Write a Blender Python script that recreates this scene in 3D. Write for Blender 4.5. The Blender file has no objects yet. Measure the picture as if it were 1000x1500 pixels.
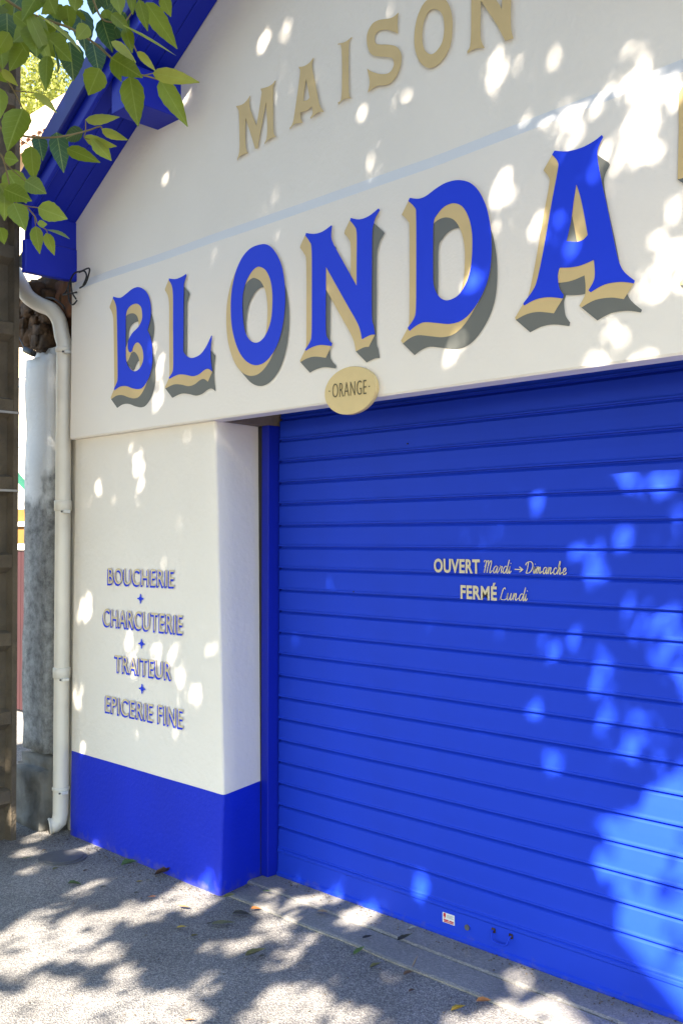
import bpy, bmesh, math, random
import numpy as np
from mathutils import Vector, Matrix, noise
from mathutils.geometry import tessellate_polygon
random.seed(7); rng = np.random.default_rng(7)
rad = math.radians
S = bpy.context.scene; COL = S.collection

# ------------------------------------------------------------ camera
F = 1458.0; TH = rad(45.2); PT = rad(1.57); CAM = np.array([0, -2.79, 1.6])
v0 = np.array([-math.sin(TH), math.cos(TH), 0]); RV = np.array([math.cos(TH), math.sin(TH), 0]); ZV = np.array([0, 0, 1.])
VV = v0*math.cos(PT)+ZV*math.sin(PT); UV = ZV*math.cos(PT)-v0*math.sin(PT)
cd = bpy.data.cameras.new('camera'); cam = bpy.data.objects.new('camera', cd); COL.objects.link(cam)
cam.location = CAM; cam.rotation_euler = (rad(90)+PT, 0, TH)
cd.sensor_fit = 'VERTICAL'; cd.sensor_height = 36; cd.lens = 36*F/1500; cd.clip_start = .05; cd.clip_end = 600
S.camera = cam
# ------------------------------------------------------------ light
SUN_EL = rad(38); SUN_AZ = math.atan2(.305, -.952)          # azimuth from +Y towards +X
SD = np.array([math.sin(SUN_AZ)*math.cos(SUN_EL), math.cos(SUN_AZ)*math.cos(SUN_EL), math.sin(SUN_EL)])
W = bpy.data.worlds.new('World'); S.world = W; W.use_nodes = True
nt = W.node_tree; sky = nt.nodes.new('ShaderNodeTexSky'); sky.sky_type = 'NISHITA'; sky.sun_disc = False
sky.sun_elevation = SUN_EL; sky.sun_rotation = SUN_AZ; sky.air_density = 1.3; sky.dust_density = .4
nt.links.new(sky.outputs[0], nt.nodes['Background'].inputs[0]); nt.nodes['Background'].inputs[1].default_value = .08
sl = bpy.data.lights.new('sun', 'SUN'); sl.energy = 5.0; sl.angle = rad(.53); sl.color = (1, .91, .78)
so = bpy.data.objects.new('sun', sl); COL.objects.link(so); so.location = (3, -12, 14)
so.rotation_euler = Vector(SD).to_track_quat('Z', 'Y').to_euler()
S.view_settings.view_transform = 'Standard'; S.view_settings.look = 'None'; S.view_settings.gamma = 1
S.view_settings.use_curve_mapping = False; S.view_settings.exposure = 2.5
S.render.resolution_x = 682; S.render.resolution_y = 1024

# ------------------------------------------------------------ helpers
def ray(x, y): return VV+RV*(x-500)/F+UV*(750-y)/F
def on(x, y, ax, val):
    r = ray(x, y); return CAM+r*(val-CAM[ax])/r[ax]
def PY(x, y, Y=0.): return on(x, y, 1, Y)
def PG(x, y, z=0.): return on(x, y, 2, z)
def PD(x, y, d): return CAM+ray(x, y)*d

def mat(name, col, rough=.8, metal=0, bump=0, bscale=60, var=0, vscale=3, col2=None, spec=None, detail=6, coat=0):
    m = bpy.data.materials.new(name); m.use_nodes = True; n = m.node_tree; b = n.nodes['Principled BSDF']
    b.inputs['Base Color'].default_value = (*col, 1); b.inputs['Roughness'].default_value = rough
    b.inputs['Metallic'].default_value = metal
    if spec is not None: b.inputs['Specular IOR Level'].default_value = spec
    if coat: b.inputs['Coat Weight'].default_value = coat
    tc = n.nodes.new('ShaderNodeTexCoord')
    if var:
        t = n.nodes.new('ShaderNodeTexNoise'); t.inputs['Scale'].default_value = vscale; t.inputs['Detail'].default_value = detail
        n.links.new(tc.outputs['Object'], t.inputs['Vector'])
        mx = n.nodes.new('ShaderNodeMix'); mx.data_type = 'RGBA'
        c2 = col2 or tuple(c*(1-var) for c in col)
        mx.inputs[6].default_value = (*col, 1); mx.inputs[7].default_value = (*c2, 1)
        rp = n.nodes.new('ShaderNodeMapRange'); rp.inputs[1].default_value = .4; rp.inputs[2].default_value = .68
        n.links.new(t.outputs['Fac'], rp.inputs[0]); n.links.new(rp.outputs[0], mx.inputs[0]); n.links.new(mx.outputs[2], b.inputs['Base Color'])
    if bump:
        t = n.nodes.new('ShaderNodeTexNoise'); t.inputs['Scale'].default_value = bscale; t.inputs['Detail'].default_value = 5
        n.links.new(tc.outputs['Object'], t.inputs['Vector'])
        bp = n.nodes.new('ShaderNodeBump'); bp.inputs['Strength'].default_value = bump; bp.inputs['Distance'].default_value = .01
        n.links.new(t.outputs['Fac'], bp.inputs['Height']); n.links.new(bp.outputs[0], b.inputs['Normal'])
    return m

def tag(o, label=None, cat=None, group=None, kind=None):
    if label: o['label'] = label
    if cat: o['category'] = cat
    if group: o['group'] = group
    if kind: o['kind'] = kind
    return o
def empty(name, loc, label, cat, group=None):
    o = bpy.data.objects.new(name, None); COL.objects.link(o); o.location = loc; o.empty_display_size = .1
    return tag(o, label, cat, group)
def root_of(p):
    off = Vector((0, 0, 0))
    while p: off += p.location; p = p.parent
    return off
def link(name, me, m, parent=None, smooth=False):
    """world-space mesh linked under parent (parents are only translated)"""
    if m and not me.materials: me.materials.append(m)
    if smooth: me.polygons.foreach_set('use_smooth', [True]*len(me.polygons))
    o = bpy.data.objects.new(name, me); COL.objects.link(o)
    if parent:
        o.parent = parent
        me.transform(Matrix.Translation(-root_of(parent)))
    return o
def mesh(name, vs, fs, m, parent=None, smooth=False):
    me = bpy.data.meshes.new(name); me.from_pydata([tuple(map(float, v)) for v in vs], [], fs); me.validate(); me.update()
    bm = bmesh.new(); bm.from_mesh(me); bmesh.ops.recalc_face_normals(bm, faces=bm.faces); bm.to_mesh(me); bm.free()
    return link(name, me, m, parent, smooth)
def box(name, lo, hi, m, parent=None, bev=0, seg=2):
    bm = bmesh.new(); bmesh.ops.create_cube(bm, size=1)
    c = [(a+b)/2 for a, b in zip(lo, hi)]; s = [abs(b-a) for a, b in zip(lo, hi)]
    for v in bm.verts: v.co = Vector([c[i]+v.co[i]*s[i] for i in range(3)])
    if bev: bmesh.ops.bevel(bm, geom=list(bm.edges), offset=bev, segments=seg, affect='EDGES', profile=.5)
    me = bpy.data.meshes.new(name); bm.to_mesh(me); bm.free()
    return link(name, me, m, parent)
def tube_geo(pts, r, n=10, cap=True):
    pts = [Vector(p) for p in pts]; rs = r if isinstance(r, (list, tuple)) else [r]*len(pts)
    vs = []; fs = []; nrm = None
    for i, p in enumerate(pts):
        t = (pts[min(i+1, len(pts)-1)]-pts[max(i-1, 0)]).normalized()
        if nrm is None: nrm = t.orthogonal().normalized()
        nrm = (nrm-t*nrm.dot(t)).normalized(); b = t.cross(nrm)
        for k in range(n):
            a = 2*math.pi*k/n; vs.append(p+(nrm*math.cos(a)+b*math.sin(a))*rs[i])
    for i in range(len(pts)-1):
        for k in range(n): fs.append((i*n+k, i*n+(k+1) % n, (i+1)*n+(k+1) % n, (i+1)*n+k))
    if cap: fs.append(tuple(range(n))[::-1]); fs.append(tuple((len(pts)-1)*n+k for k in range(n)))
    return vs, fs
def tube(name, pts, r, m, parent=None, n=10, smooth=True):
    vs, fs = tube_geo(pts, r, n); return mesh(name, vs, fs, m, parent, smooth)
def smoothline(pts, k=6, closed=False):
    P = [np.array(p, float) for p in pts]; out = []; N = len(P)
    for i in range(N if closed else N-1):
        a, b, c, d = (P[(i-1) % N], P[i], P[(i+1) % N], P[(i+2) % N]) if closed else (P[max(i-1, 0)], P[i], P[i+1], P[min(i+2, N-1)])
        for j in range(k):
            t = j/k; out.append(.5*((2*b)+(-a+c)*t+(2*a-5*b+4*c-d)*t*t+(-a+3*b-3*c+d)*t**3))
    if not closed: out.append(P[-1])
    return out
def join_geo(parts):
    vs = []; fs = []
    for v, f in parts:
        o = len(vs); vs += list(v); fs += [tuple(i+o for i in q) for q in f]
    return vs, fs

# ------------------------------------------------------------ materials
WALL = mat('white_render', (.85, .79, .705), .85, bump=.32, bscale=32, var=.05, vscale=1.4)
BAND = mat('white_band_paint', (.86, .80, .72), .8, bump=.12, bscale=70, var=.03, vscale=1.2)
BLUE = mat('blue_wall_paint', (.002, .022, .56), .6, spec=.35, bump=.25, bscale=50, var=.12, vscale=2)
BLUE_SHADE = mat('shaded_blue_trim', (.002, .010, .20), .5)  # shade below the tile overhang, painted into the verge trim as a darker blue
COVE = mat('pale_cove', (.74, .72, .69), .8)
BLUEW = mat('blue_timber_paint', (.002, .014, .38), .5, spec=.35, bump=.1, bscale=25)
SLAT = mat('blue_shutter_paint', (.0015, .041, .58), .72, spec=.4, var=.15, vscale=1.7, bump=.05, bscale=8)
INK = mat('letter_blue', (.008, .045, .70), .6, spec=.3)
GOLD = mat('letter_gold', (.66, .49, .23), .6, var=.06, vscale=9)
GREYL = mat('letter_grey', (.15, .155, .14), .65)
GOLDS = mat('small_letter_gold', (.66, .55, .33), .6)
CREAM = mat('letter_cream', (.62, .54, .36), .6)
DARKT = mat('letter_dark', (.12, .10, .05), .7)
PVC = mat('cream_pvc', (.78, .73, .64), .4, var=.12, vscale=5, bump=.04, bscale=30)
CONC = mat('concrete', (.30, .28, .25), .9, bump=.5, bscale=60, var=.3, vscale=5)
POLE = mat('pole_concrete', (.115, .09, .06), .95, bump=.7, bscale=70, var=.35, vscale=7)
RUBB = mat('rubble_stone', (.11, .065, .035), .95, bump=1, bscale=28, var=.7, vscale=14, col2=(.035, .022, .014))
BLACK = mat('black_plastic', (.012, .012, .012), .5)
RUST = mat('rusty_iron', (.05, .025, .012), .8, var=.5, vscale=30, bump=.4)
CREAMW = mat('cream_house_wall', (.72, .60, .42), .9, bump=.2, var=.08)
OCHRE = mat('ochre_paint', (.22, .10, .016), .8, var=.15)
MAROON = mat('maroon_paint', (.035, .006, .008), .6, var=.2)
GREEN = mat('green_paint', (.01, .10, .06), .7)
WHITE = mat('white_paint', (.75, .74, .7), .6)
TILE = mat('roof_tile', (.52, .36, .27), .9, var=.35, vscale=2, bump=.4, bscale=30)
BARK = mat('bark', (.10, .075, .05), .95, bump=.8, bscale=30, var=.4, vscale=12)
TWIG = mat('twig', (.16, .12, .05), .8)
IRON = mat('cast_iron', (.09, .09, .095), .6, bump=.3)
RED = mat('sticker_red', (.55, .03, .05), .5)
MAST = mat('grey_mast', (.18, .24, .30), .5, metal=.3)

def foot_dirt(m, top=.07, col=(.16, .14, .13)):
    n = m.node_tree; b = n.nodes['Principled BSDF']; L = n.links.new; old = b.inputs['Base Color'].links[0].from_socket
    g = n.nodes.new('ShaderNodeNewGeometry'); s_ = n.nodes.new('ShaderNodeSeparateXYZ'); L(g.outputs['Position'], s_.inputs[0])
    t = n.nodes.new('ShaderNodeTexNoise'); t.inputs['Scale'].default_value = 22; t.inputs['Detail'].default_value = 8; L(g.outputs['Position'], t.inputs['Vector'])
    a = n.nodes.new('ShaderNodeMath'); a.operation = 'MULTIPLY_ADD'; L(t.outputs['Fac'], a.inputs[0]); a.inputs[1].default_value = .22; L(s_.outputs[2], a.inputs[2])
    r = n.nodes.new('ShaderNodeMapRange'); r.inputs[1].default_value = top+.09; r.inputs[2].default_value = top; r.inputs[3].default_value = 0; r.inputs[4].default_value = .55; L(a.outputs[0], r.inputs[0])
    mx = n.nodes.new('ShaderNodeMix'); mx.data_type = 'RGBA'; L(r.outputs[0], mx.inputs[0]); L(old, mx.inputs[6]); mx.inputs[7].default_value = (*col, 1); L(mx.outputs[2], b.inputs['Base Color'])
foot_dirt(BLUE, .055)
foot_dirt(PVC, .06, (.3, .26, .2))
foot_dirt(SLAT, .04)
def ground_mat(name, dark, light, grain, bumpd, stain):
    m = bpy.data.materials.new(name); m.use_nodes = True; n = m.node_tree; b = n.nodes['Principled BSDF']; L = n.links.new
    b.inputs['Roughness'].default_value = .92
    tc = n.nodes.new('ShaderNodeTexCoord')
    v = n.nodes.new('ShaderNodeTexVoronoi'); v.inputs['Scale'].default_value = grain; L(tc.outputs['Object'], v.inputs['Vector'])
    sp = n.nodes.new('ShaderNodeSeparateColor'); L(v.outputs['Color'], sp.inputs[0])
    cr = n.nodes.new('ShaderNodeValToRGB'); L(sp.outputs[0], cr.inputs[0]); e = cr.color_ramp.elements
    e[0].color = (*dark, 1); e[0].position = .0; e[1].color = (*light, 1); e[1].position = 1
    md = e.new(.55); md.color = (*[(a*.6+c*.4) for a, c in zip(dark, light)], 1)
    n2 = n.nodes.new('ShaderNodeTexNoise'); n2.inputs['Scale'].default_value = 1.6; n2.inputs['Detail'].default_value = 8; n2.inputs['Roughness'].default_value = .62
    L(tc.outputs['Object'], n2.inputs['Vector'])
    mr = n.nodes.new('ShaderNodeMapRange'); mr.inputs[1].default_value = .3; mr.inputs[2].default_value = .7; mr.inputs[3].default_value = 1-stain; mr.inputs[4].default_value = 1+stain
    L(n2.outputs['Fac'], mr.inputs[0])
    mu = n.nodes.new('ShaderNodeVectorMath'); mu.operation = 'SCALE'; L(cr.outputs[0], mu.inputs[0]); L(mr.outputs[0], mu.inputs['Scale'])
    L(mu.outputs[0], b.inputs['Base Color'])
    bp = n.nodes.new('ShaderNodeBump'); bp.inputs['Strength'].default_value = bumpd; bp.inputs['Distance'].default_value = .006
    L(v.outputs['Distance'], bp.inputs['Height']); L(bp.outputs[0], b.inputs['Normal'])
    return m
ASPH = ground_mat('speckled_asphalt', (.105, .10, .097), (.36, .335, .30), 210, .7, .3)
APRON = ground_mat('worn_concrete', (.19, .18, .165), (.30, .28, .25), 160, .35, .25)

def leaf_mat(name, c1, c2, trans, tw=.45):
    m = bpy.data.materials.new(name); m.use_nodes = True; n = m.node_tree; b = n.nodes['Principled BSDF']; L = n.links.new
    b.inputs['Roughness'].default_value = .45
    uv = n.nodes.new('ShaderNodeUVMap'); s = n.nodes.new('ShaderNodeSeparateXYZ'); L(uv.outputs[0], s.inputs[0])
    def M(op, a, bb=None, c=None):
        q = n.nodes.new('ShaderNodeMath'); q.operation = op
        for i, x in enumerate((a, bb, c)):
            if x is None: continue
            if isinstance(x, (int, float)): q.inputs[i].default_value = x
            else: L(x, q.inputs[i])
        return q.outputs[0]
    au = M('ABSOLUTE', M('SUBTRACT', s.outputs[0], .5))
    mid = M('LESS_THAN', au, .022)
    side = M('LESS_THAN', M('FRACT', M('MULTIPLY', M('SUBTRACT', s.outputs[1], M('MULTIPLY', au, .5)), 7.5)), .10)
    vein = M('MAXIMUM', mid, M('MULTIPLY', side, .45))
    oi = n.nodes.new('ShaderNodeObjectInfo'); geo = n.nodes.new('ShaderNodeNewGeometry')
    rnd = M('FRACT', M('ADD', oi.outputs['Random'], geo.outputs['Random Per Island']))
    mx = n.nodes.new('ShaderNodeMix'); mx.data_type = 'RGBA'; L(rnd, mx.inputs[0]); mx.inputs[6].default_value = (*c1, 1); mx.inputs[7].default_value = (*c2, 1)
    mv = n.nodes.new('ShaderNodeMix'); mv.data_type = 'RGBA'; L(M('MULTIPLY', vein, .55), mv.inputs[0]); L(mx.outputs[2], mv.inputs[6]); mv.inputs[7].default_value = (.30, .36, .10, 1)
    tn = n.nodes.new('ShaderNodeTexNoise'); tn.inputs['Scale'].default_value = 28; tn.inputs['Detail'].default_value = 5; tco = n.nodes.new('ShaderNodeTexCoord'); L(tco.outputs['Object'], tn.inputs['Vector'])
    sc_ = n.nodes.new('ShaderNodeVectorMath'); sc_.operation = 'SCALE'; L(mv.outputs[2], sc_.inputs[0]); L(M('MULTIPLY_ADD', tn.outputs['Fac'], 1.3, .35), sc_.inputs['Scale'])
    L(sc_.outputs[0], b.inputs['Base Color'])
    tr = n.nodes.new('ShaderNodeBsdfTranslucent'); tr.inputs[0].default_value = (*trans, 1)
    ms = n.nodes.new('ShaderNodeMixShader'); ms.inputs[0].default_value = tw
    L(b.outputs[0], ms.inputs[1]); L(tr.outputs[0], ms.inputs[2]); L(ms.outputs[0], n.nodes['Material Output'].inputs[0])
    return m
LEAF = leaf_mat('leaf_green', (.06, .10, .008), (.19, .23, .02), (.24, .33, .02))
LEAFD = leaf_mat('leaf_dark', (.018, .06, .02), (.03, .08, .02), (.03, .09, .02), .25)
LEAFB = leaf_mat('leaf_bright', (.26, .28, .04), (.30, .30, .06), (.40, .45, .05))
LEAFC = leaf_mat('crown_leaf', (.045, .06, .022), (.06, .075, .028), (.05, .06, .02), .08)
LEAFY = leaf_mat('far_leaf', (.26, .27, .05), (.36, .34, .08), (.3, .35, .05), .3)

# ------------------------------------------------------------ the ground
def sheet(name, x0, x1, y0, y1, z, m, kind='structure'):
    return tag(mesh(name, [(x0, y0, z), (x1, y0, z), (x1, y1, z), (x0, y1, z)], [(0, 1, 2, 3)], m), kind=kind)
sheet('pavement', -40, 40, -5.2, 60, 0, ASPH)
tag(box('kerb', (-40, -5.4, -.14), (40, -5.203, .004), CONC, bev=.012), kind='structure')
sheet('road', -90, 90, -90, -5.3, -.13, mat('road_asphalt', (.06, .06, .06), .9, bump=.5, bscale=120, var=.2))
sheet('far_ground', -300, 300, -300, 300, -.16, mat('far_ground_soil', (.13, .12, .10), .95, var=.3, vscale=.2))
# worn concrete apron in front of the shutter, two strips with an open joint
def apron_strip(y0, y1, z, x0, x1):
    vs = []; fs = []; n = 34
    for i in range(n+1):
        x = x0+(x1-x0)*i/n; j = noise.noise(Vector((x*3, y0, 0)))*.012
        vs += [(x, y0+j, -.01), (x, y0+j, z*.6), (x, y0+.012+j, z), (x, y1, z), (x, y1+.002, -.01)]
    for i in range(n):
        for k in range(4): a = i*5+k; fs.append((a, a+5, a+6, a+1))
    fs += [(0, 1, 2, 3, 4), tuple(n*5+k for k in (4, 3, 2, 1, 0))]
    return vs, fs
ap = join_geo([apron_strip(.03, .185, .009, -3.56, -.86), apron_strip(.192, .40, .013, -3.63, -.86)])
tag(mesh('concrete_apron', *ap, APRON), kind='structure')

# ------------------------------------------------------------ the shop
shop = empty('shop_building', (-2.65, 0, 0), 'white gabled butcher shop with blue roof edge, blue plinth and painted gold and blue lettering', 'shop')
XR = -.40; RID = -2.65
def roofz(x): return 3.292+.598*(min(x, 2*RID-x)+4.949)
def lerp(a, b, t): return a+(b-a)*t
def prof(z, tbl):
    for (z0, a), (z1, b) in zip(tbl, tbl[1:]):
        if z <= z1: return lerp(a, b, (z-z0)/(z1-z0))
    return tbl[-1][1]
def pier(name, z0, z1, m, step, left=True):
    nz = max(2, int((z1-z0)/step)); vs = []; fs = []; ring = None
    for i in range(nz+1):
        z = z0+(z1-z0)*i/nz
        xf = prof(z, [(0, -3.583), (.46, -3.562), (1.2, -3.592), (2.14, -3.630), (2.2, -3.63)])+noise.noise(Vector((0, 1, z*5)))*.004
        xb = prof(z, [(0, -3.650), (2.14, -3.672), (2.2, -3.672)])
        xl = prof(z, [(0, -4.902), (2.14, -4.872), (3, -4.86)])+noise.noise(Vector((4, 1, z*4)))*.003
        r = .014; pts = [(xl, .36), (xl, .012), (xl+.012, 0)]
        for t in np.linspace(.08, .98, 12)[:-1]:
            x = lerp(xl, xf, t); pts.append((x, noise.noise(Vector((x*2, z*2, 3)))*.004))
        for a in (0, 30, 60, 90): pts.append((xf-r+r*math.sin(rad(a)), r-r*math.cos(rad(a))))
        for t in (.3, .6, 1): pts.append((lerp(xf, xb, t), lerp(r, .318, t)))
        ring = len(pts); vs += [(x, y, z) for x, y in pts]
    for i in range(nz):
        for k in range(ring-1): a = i*ring+k; fs.append((a, a+1, a+ring+1, a+ring))
    return mesh(name, vs, fs, m, shop, True)
pier('wall', .4545, 2.141, WALL, .07)
pier('plinth', -.01, .454, BLUE, .06)
# right pier and its plinth (beyond the frame)
box('wall', (-.85, 0, .453), (XR, .36, 2.14), WALL, shop); box('plinth', (-.85, -.002, 0), (XR, .36, .4525), BLUE, shop)
box('wall', (-5.0, .045, 0), (-4.906, .36, 2.70), PVC, shop)
# side and back walls
box('wall', (-4.905, .362, -.01), (-4.70, 7, 3.31), WALL, shop); box('wall', (-.60, .362, -.01), (XR, 7, 3.31), WALL, shop)
# the lintel band with its sloped upper edge
nb = 60; vs = []; fs = []
for i in range(nb+1):
    x = lerp(-4.866, XR, i/nb); d = noise.noise(Vector((x*1.3, 0, 9)))*.003; t = noise.noise(Vector((x*2.1, 5, 0)))*.004
    ztop = 2.958+max(0, x+2.3)*.03+t
    for (y, z) in ((.046, 2.1405), (-.028+d, 2.142), (-.033+d, 2.15), (-.030+d, 2.5), (-.030+d, ztop-.006), (-.026+d, ztop), (-.004, ztop+.046), (.046, ztop+.047)):
        vs.append((x, y, z))
for i in range(nb):
    for k in range(7): a = i*8+k; fs.append((a, a+1, a+9, a+8))
fs += [tuple(range(8)), tuple(nb*8+k for k in range(8))[::-1]]
band = mesh('lintel_band', vs, fs, BAND, shop)
box('lintel_end', (-4.87, .047, 2.143), (-3.60, .60, 2.9), mat('raw_concrete', (.26, .20, .15), .95, bump=.5, var=.3, vscale=12), shop)
box('roller_housing', (-3.598, .047, 2.50), (-.41, .60, 2.9), BLACK, shop)
cove_ids = [i for i, p in enumerate(band.data.polygons) if p.normal.z > .3 and p.normal.y < -.2 and p.center.z > 2.9]
band.data.materials.append(COVE)
for i in cove_ids: band.data.polygons[i].material_index = 1
# gable above it
vs = []; fs = []; n = 80
for i in range(n+1):
    x = lerp(-4.93, XR, i/n)
    for k in range(9):
        z = lerp(2.955, roofz(x)+.02, k/8); vs.append((x, .000+noise.noise(Vector((x*1.5, z*1.5, 2)))*.005, z))
for i in range(n):
    for k in range(8): a = i*9+k; fs.append((a, a+9, a+10, a+1))
mesh('gable_wall', vs, fs, WALL, shop, True)
# roof: soffit boards, fascia, verge trim, tiles
SL = math.atan(.598); NX, NZ = -math.sin(SL), math.cos(SL)      # roof normal on the left slope
def slope_box(name, s0, s1, y0, y1, h0, h1, m, parent, side=1, bev=.004):
    """beam along the left slope: s = metres down from the ridge, h = height over the soffit plane"""
    rx, rz = RID, roofz(RID)
    bm = bmesh.new(); bmesh.ops.create_cube(bm, size=1)
    for v in bm.verts:
        s = s0 if v.co.x < 0 else s1; h = h0 if v.co.z < 0 else h1; y = y0 if v.co.y < 0 else y1
        if s == 0: X = 0; H = h/math.cos(SL)                # mitre at the ridge
        else: X = -s*math.cos(SL)+h*NX; H = -s*math.sin(SL)+h*NZ
        v.co = Vector((rx+X*side, y, rz+H))
    bmesh.ops.recalc_face_normals(bm, faces=bm.faces)
    if bev: bmesh.ops.bevel(bm, geom=list(bm.edges), offset=bev, segments=1, affect='EDGES')
    me = bpy.data.meshes.new(name); bm.to_mesh(me); bm.free(); return link(name, me, m, parent)
LEN = (RID+4.925)/math.cos(SL)
for side in (1, -1):
    for k, (a, b) in enumerate(((-.268, -.182), (-.179, -.092), (-.089, -.002))):
        slope_box('soffit_board', 0, LEN, a, b, .002, .02, BLUEW, shop, side, .002)
    slope_box('soffit_board', 0, LEN, .001, 7, .022, .06, BLUEW, shop, side, 0)
    slope_box('fascia_board', 0, LEN+.02, -.297, -.271, -.028, .085, BLUEW, shop, side)
    slope_box('verge_trim', 0, LEN+.04, -.335, -.298, .045, .165, BLUE_SHADE, shop, side, .006)
    slope_box('roof', 0, LEN+.05, -.296, 7, .088, .14, TILE, shop, side)
# purlin ends carrying the overhang
box('purlin', (-4.10, -.262, 3.625), (-3.905, .02, 3.80), BLUEW, shop, .004)
box('purlin', (-1.395, -.262, 3.625), (-1.2, .02, 3.80), BLUEW, shop, .004)
box('purlin', (-4.912, -.30, 3.012), (-4.868, .355, 3.188), BLUEW, shop, .006)
box('purlin', (-.432, -.30, 3.012), (-.388, .355, 3.188), BLUEW, shop, .006)
mesh('eave_board', [(-4.955, -.262, 3.19), (-4.875, -.262, 3.19), (-4.875, -.262, roofz(-4.875)), (-4.955, -.262, roofz(-4.955)),
                    (-4.955, .3, 3.19), (-4.875, .3, 3.19), (-4.875, .3, roofz(-4.875)), (-4.955, .3, roofz(-4.955))],
     [(0, 1, 2, 3), (4, 7, 6, 5), (0, 4, 5, 1), (1, 5, 6, 2), (2, 6, 7, 3), (3, 7, 4, 0)], BLUEW, shop)
tube('gutter', [(-5.02, -.24, 3.115), (-5.02, 3, 3.10), (-5.02, 7, 3.09)], .045, MAST, shop, 12)
# black strip that paints in the shade of the open gap beside the shutter rail
box('gap_shade', (-3.705, .2885, .014), (-3.6415, .36, 2.14), BLACK, shop, .002)
box('wall', (-.86, .36, 0), (-.6, .40, 2.14), WALL, shop)

# ------------------------------------------------------------ painted lettering
def outline(pts, org, sc, Y):
    """pts in zoom pixels; a third entry 1 marks a corner. Returns (x,z) list on plane y=Y"""
    n = len(pts); cs = [i for i, p in enumerate(pts) if len(p) > 2]; out = []
    if not cs: raw = smoothline([p[:2] for p in pts], 4, True)
    else:
        raw = []
        for a, b in zip(cs, cs[1:]+[cs[0]+n]):
            seg = [pts[i % n][:2] for i in range(a, b+1)]
            raw += smoothline(seg, 4 if len(seg) > 2 else 1)[:-1]
    for q in raw:
        w = PY(org[0]+q[0]/sc, org[1]+q[1]/sc, Y); out.append((w[0], w[2]))
    return out
def flat_letter(name, loops, Yf, th, m, parent, shift=(0, 0), depth_shift=(0, 0)):
    """letter faces: oblique prism from (Yf, depth_shift) forward to (Yf-th, shift)"""
    L3 = [[Vector((x, z, 0)) for x, z in lp] for lp in loops]; tri = tessellate_polygon(L3)
    flat = [p for lp in loops for p in lp]; N = len(flat); vs = []; fs = []
    for (x, z) in flat: vs.append((x+shift[0], Yf-th, z+shift[1]))
    for (x, z) in flat: vs.append((x+depth_shift[0], Yf, z+depth_shift[1]))
    for t in tri: fs.append(tuple(t)); fs.append(tuple(i+N for i in t))
    o = 0
    for lp in loops:
        k = len(lp)
        for i in range(k): a = o+i; b = o+(i+1) % k; fs.append((a, b, b+N, a+N))
        o += k
    me = bpy.data.meshes.new(name); me.from_pydata(vs, [], fs); me.update()
    return link(name, me, m, parent)
C = 1
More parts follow.
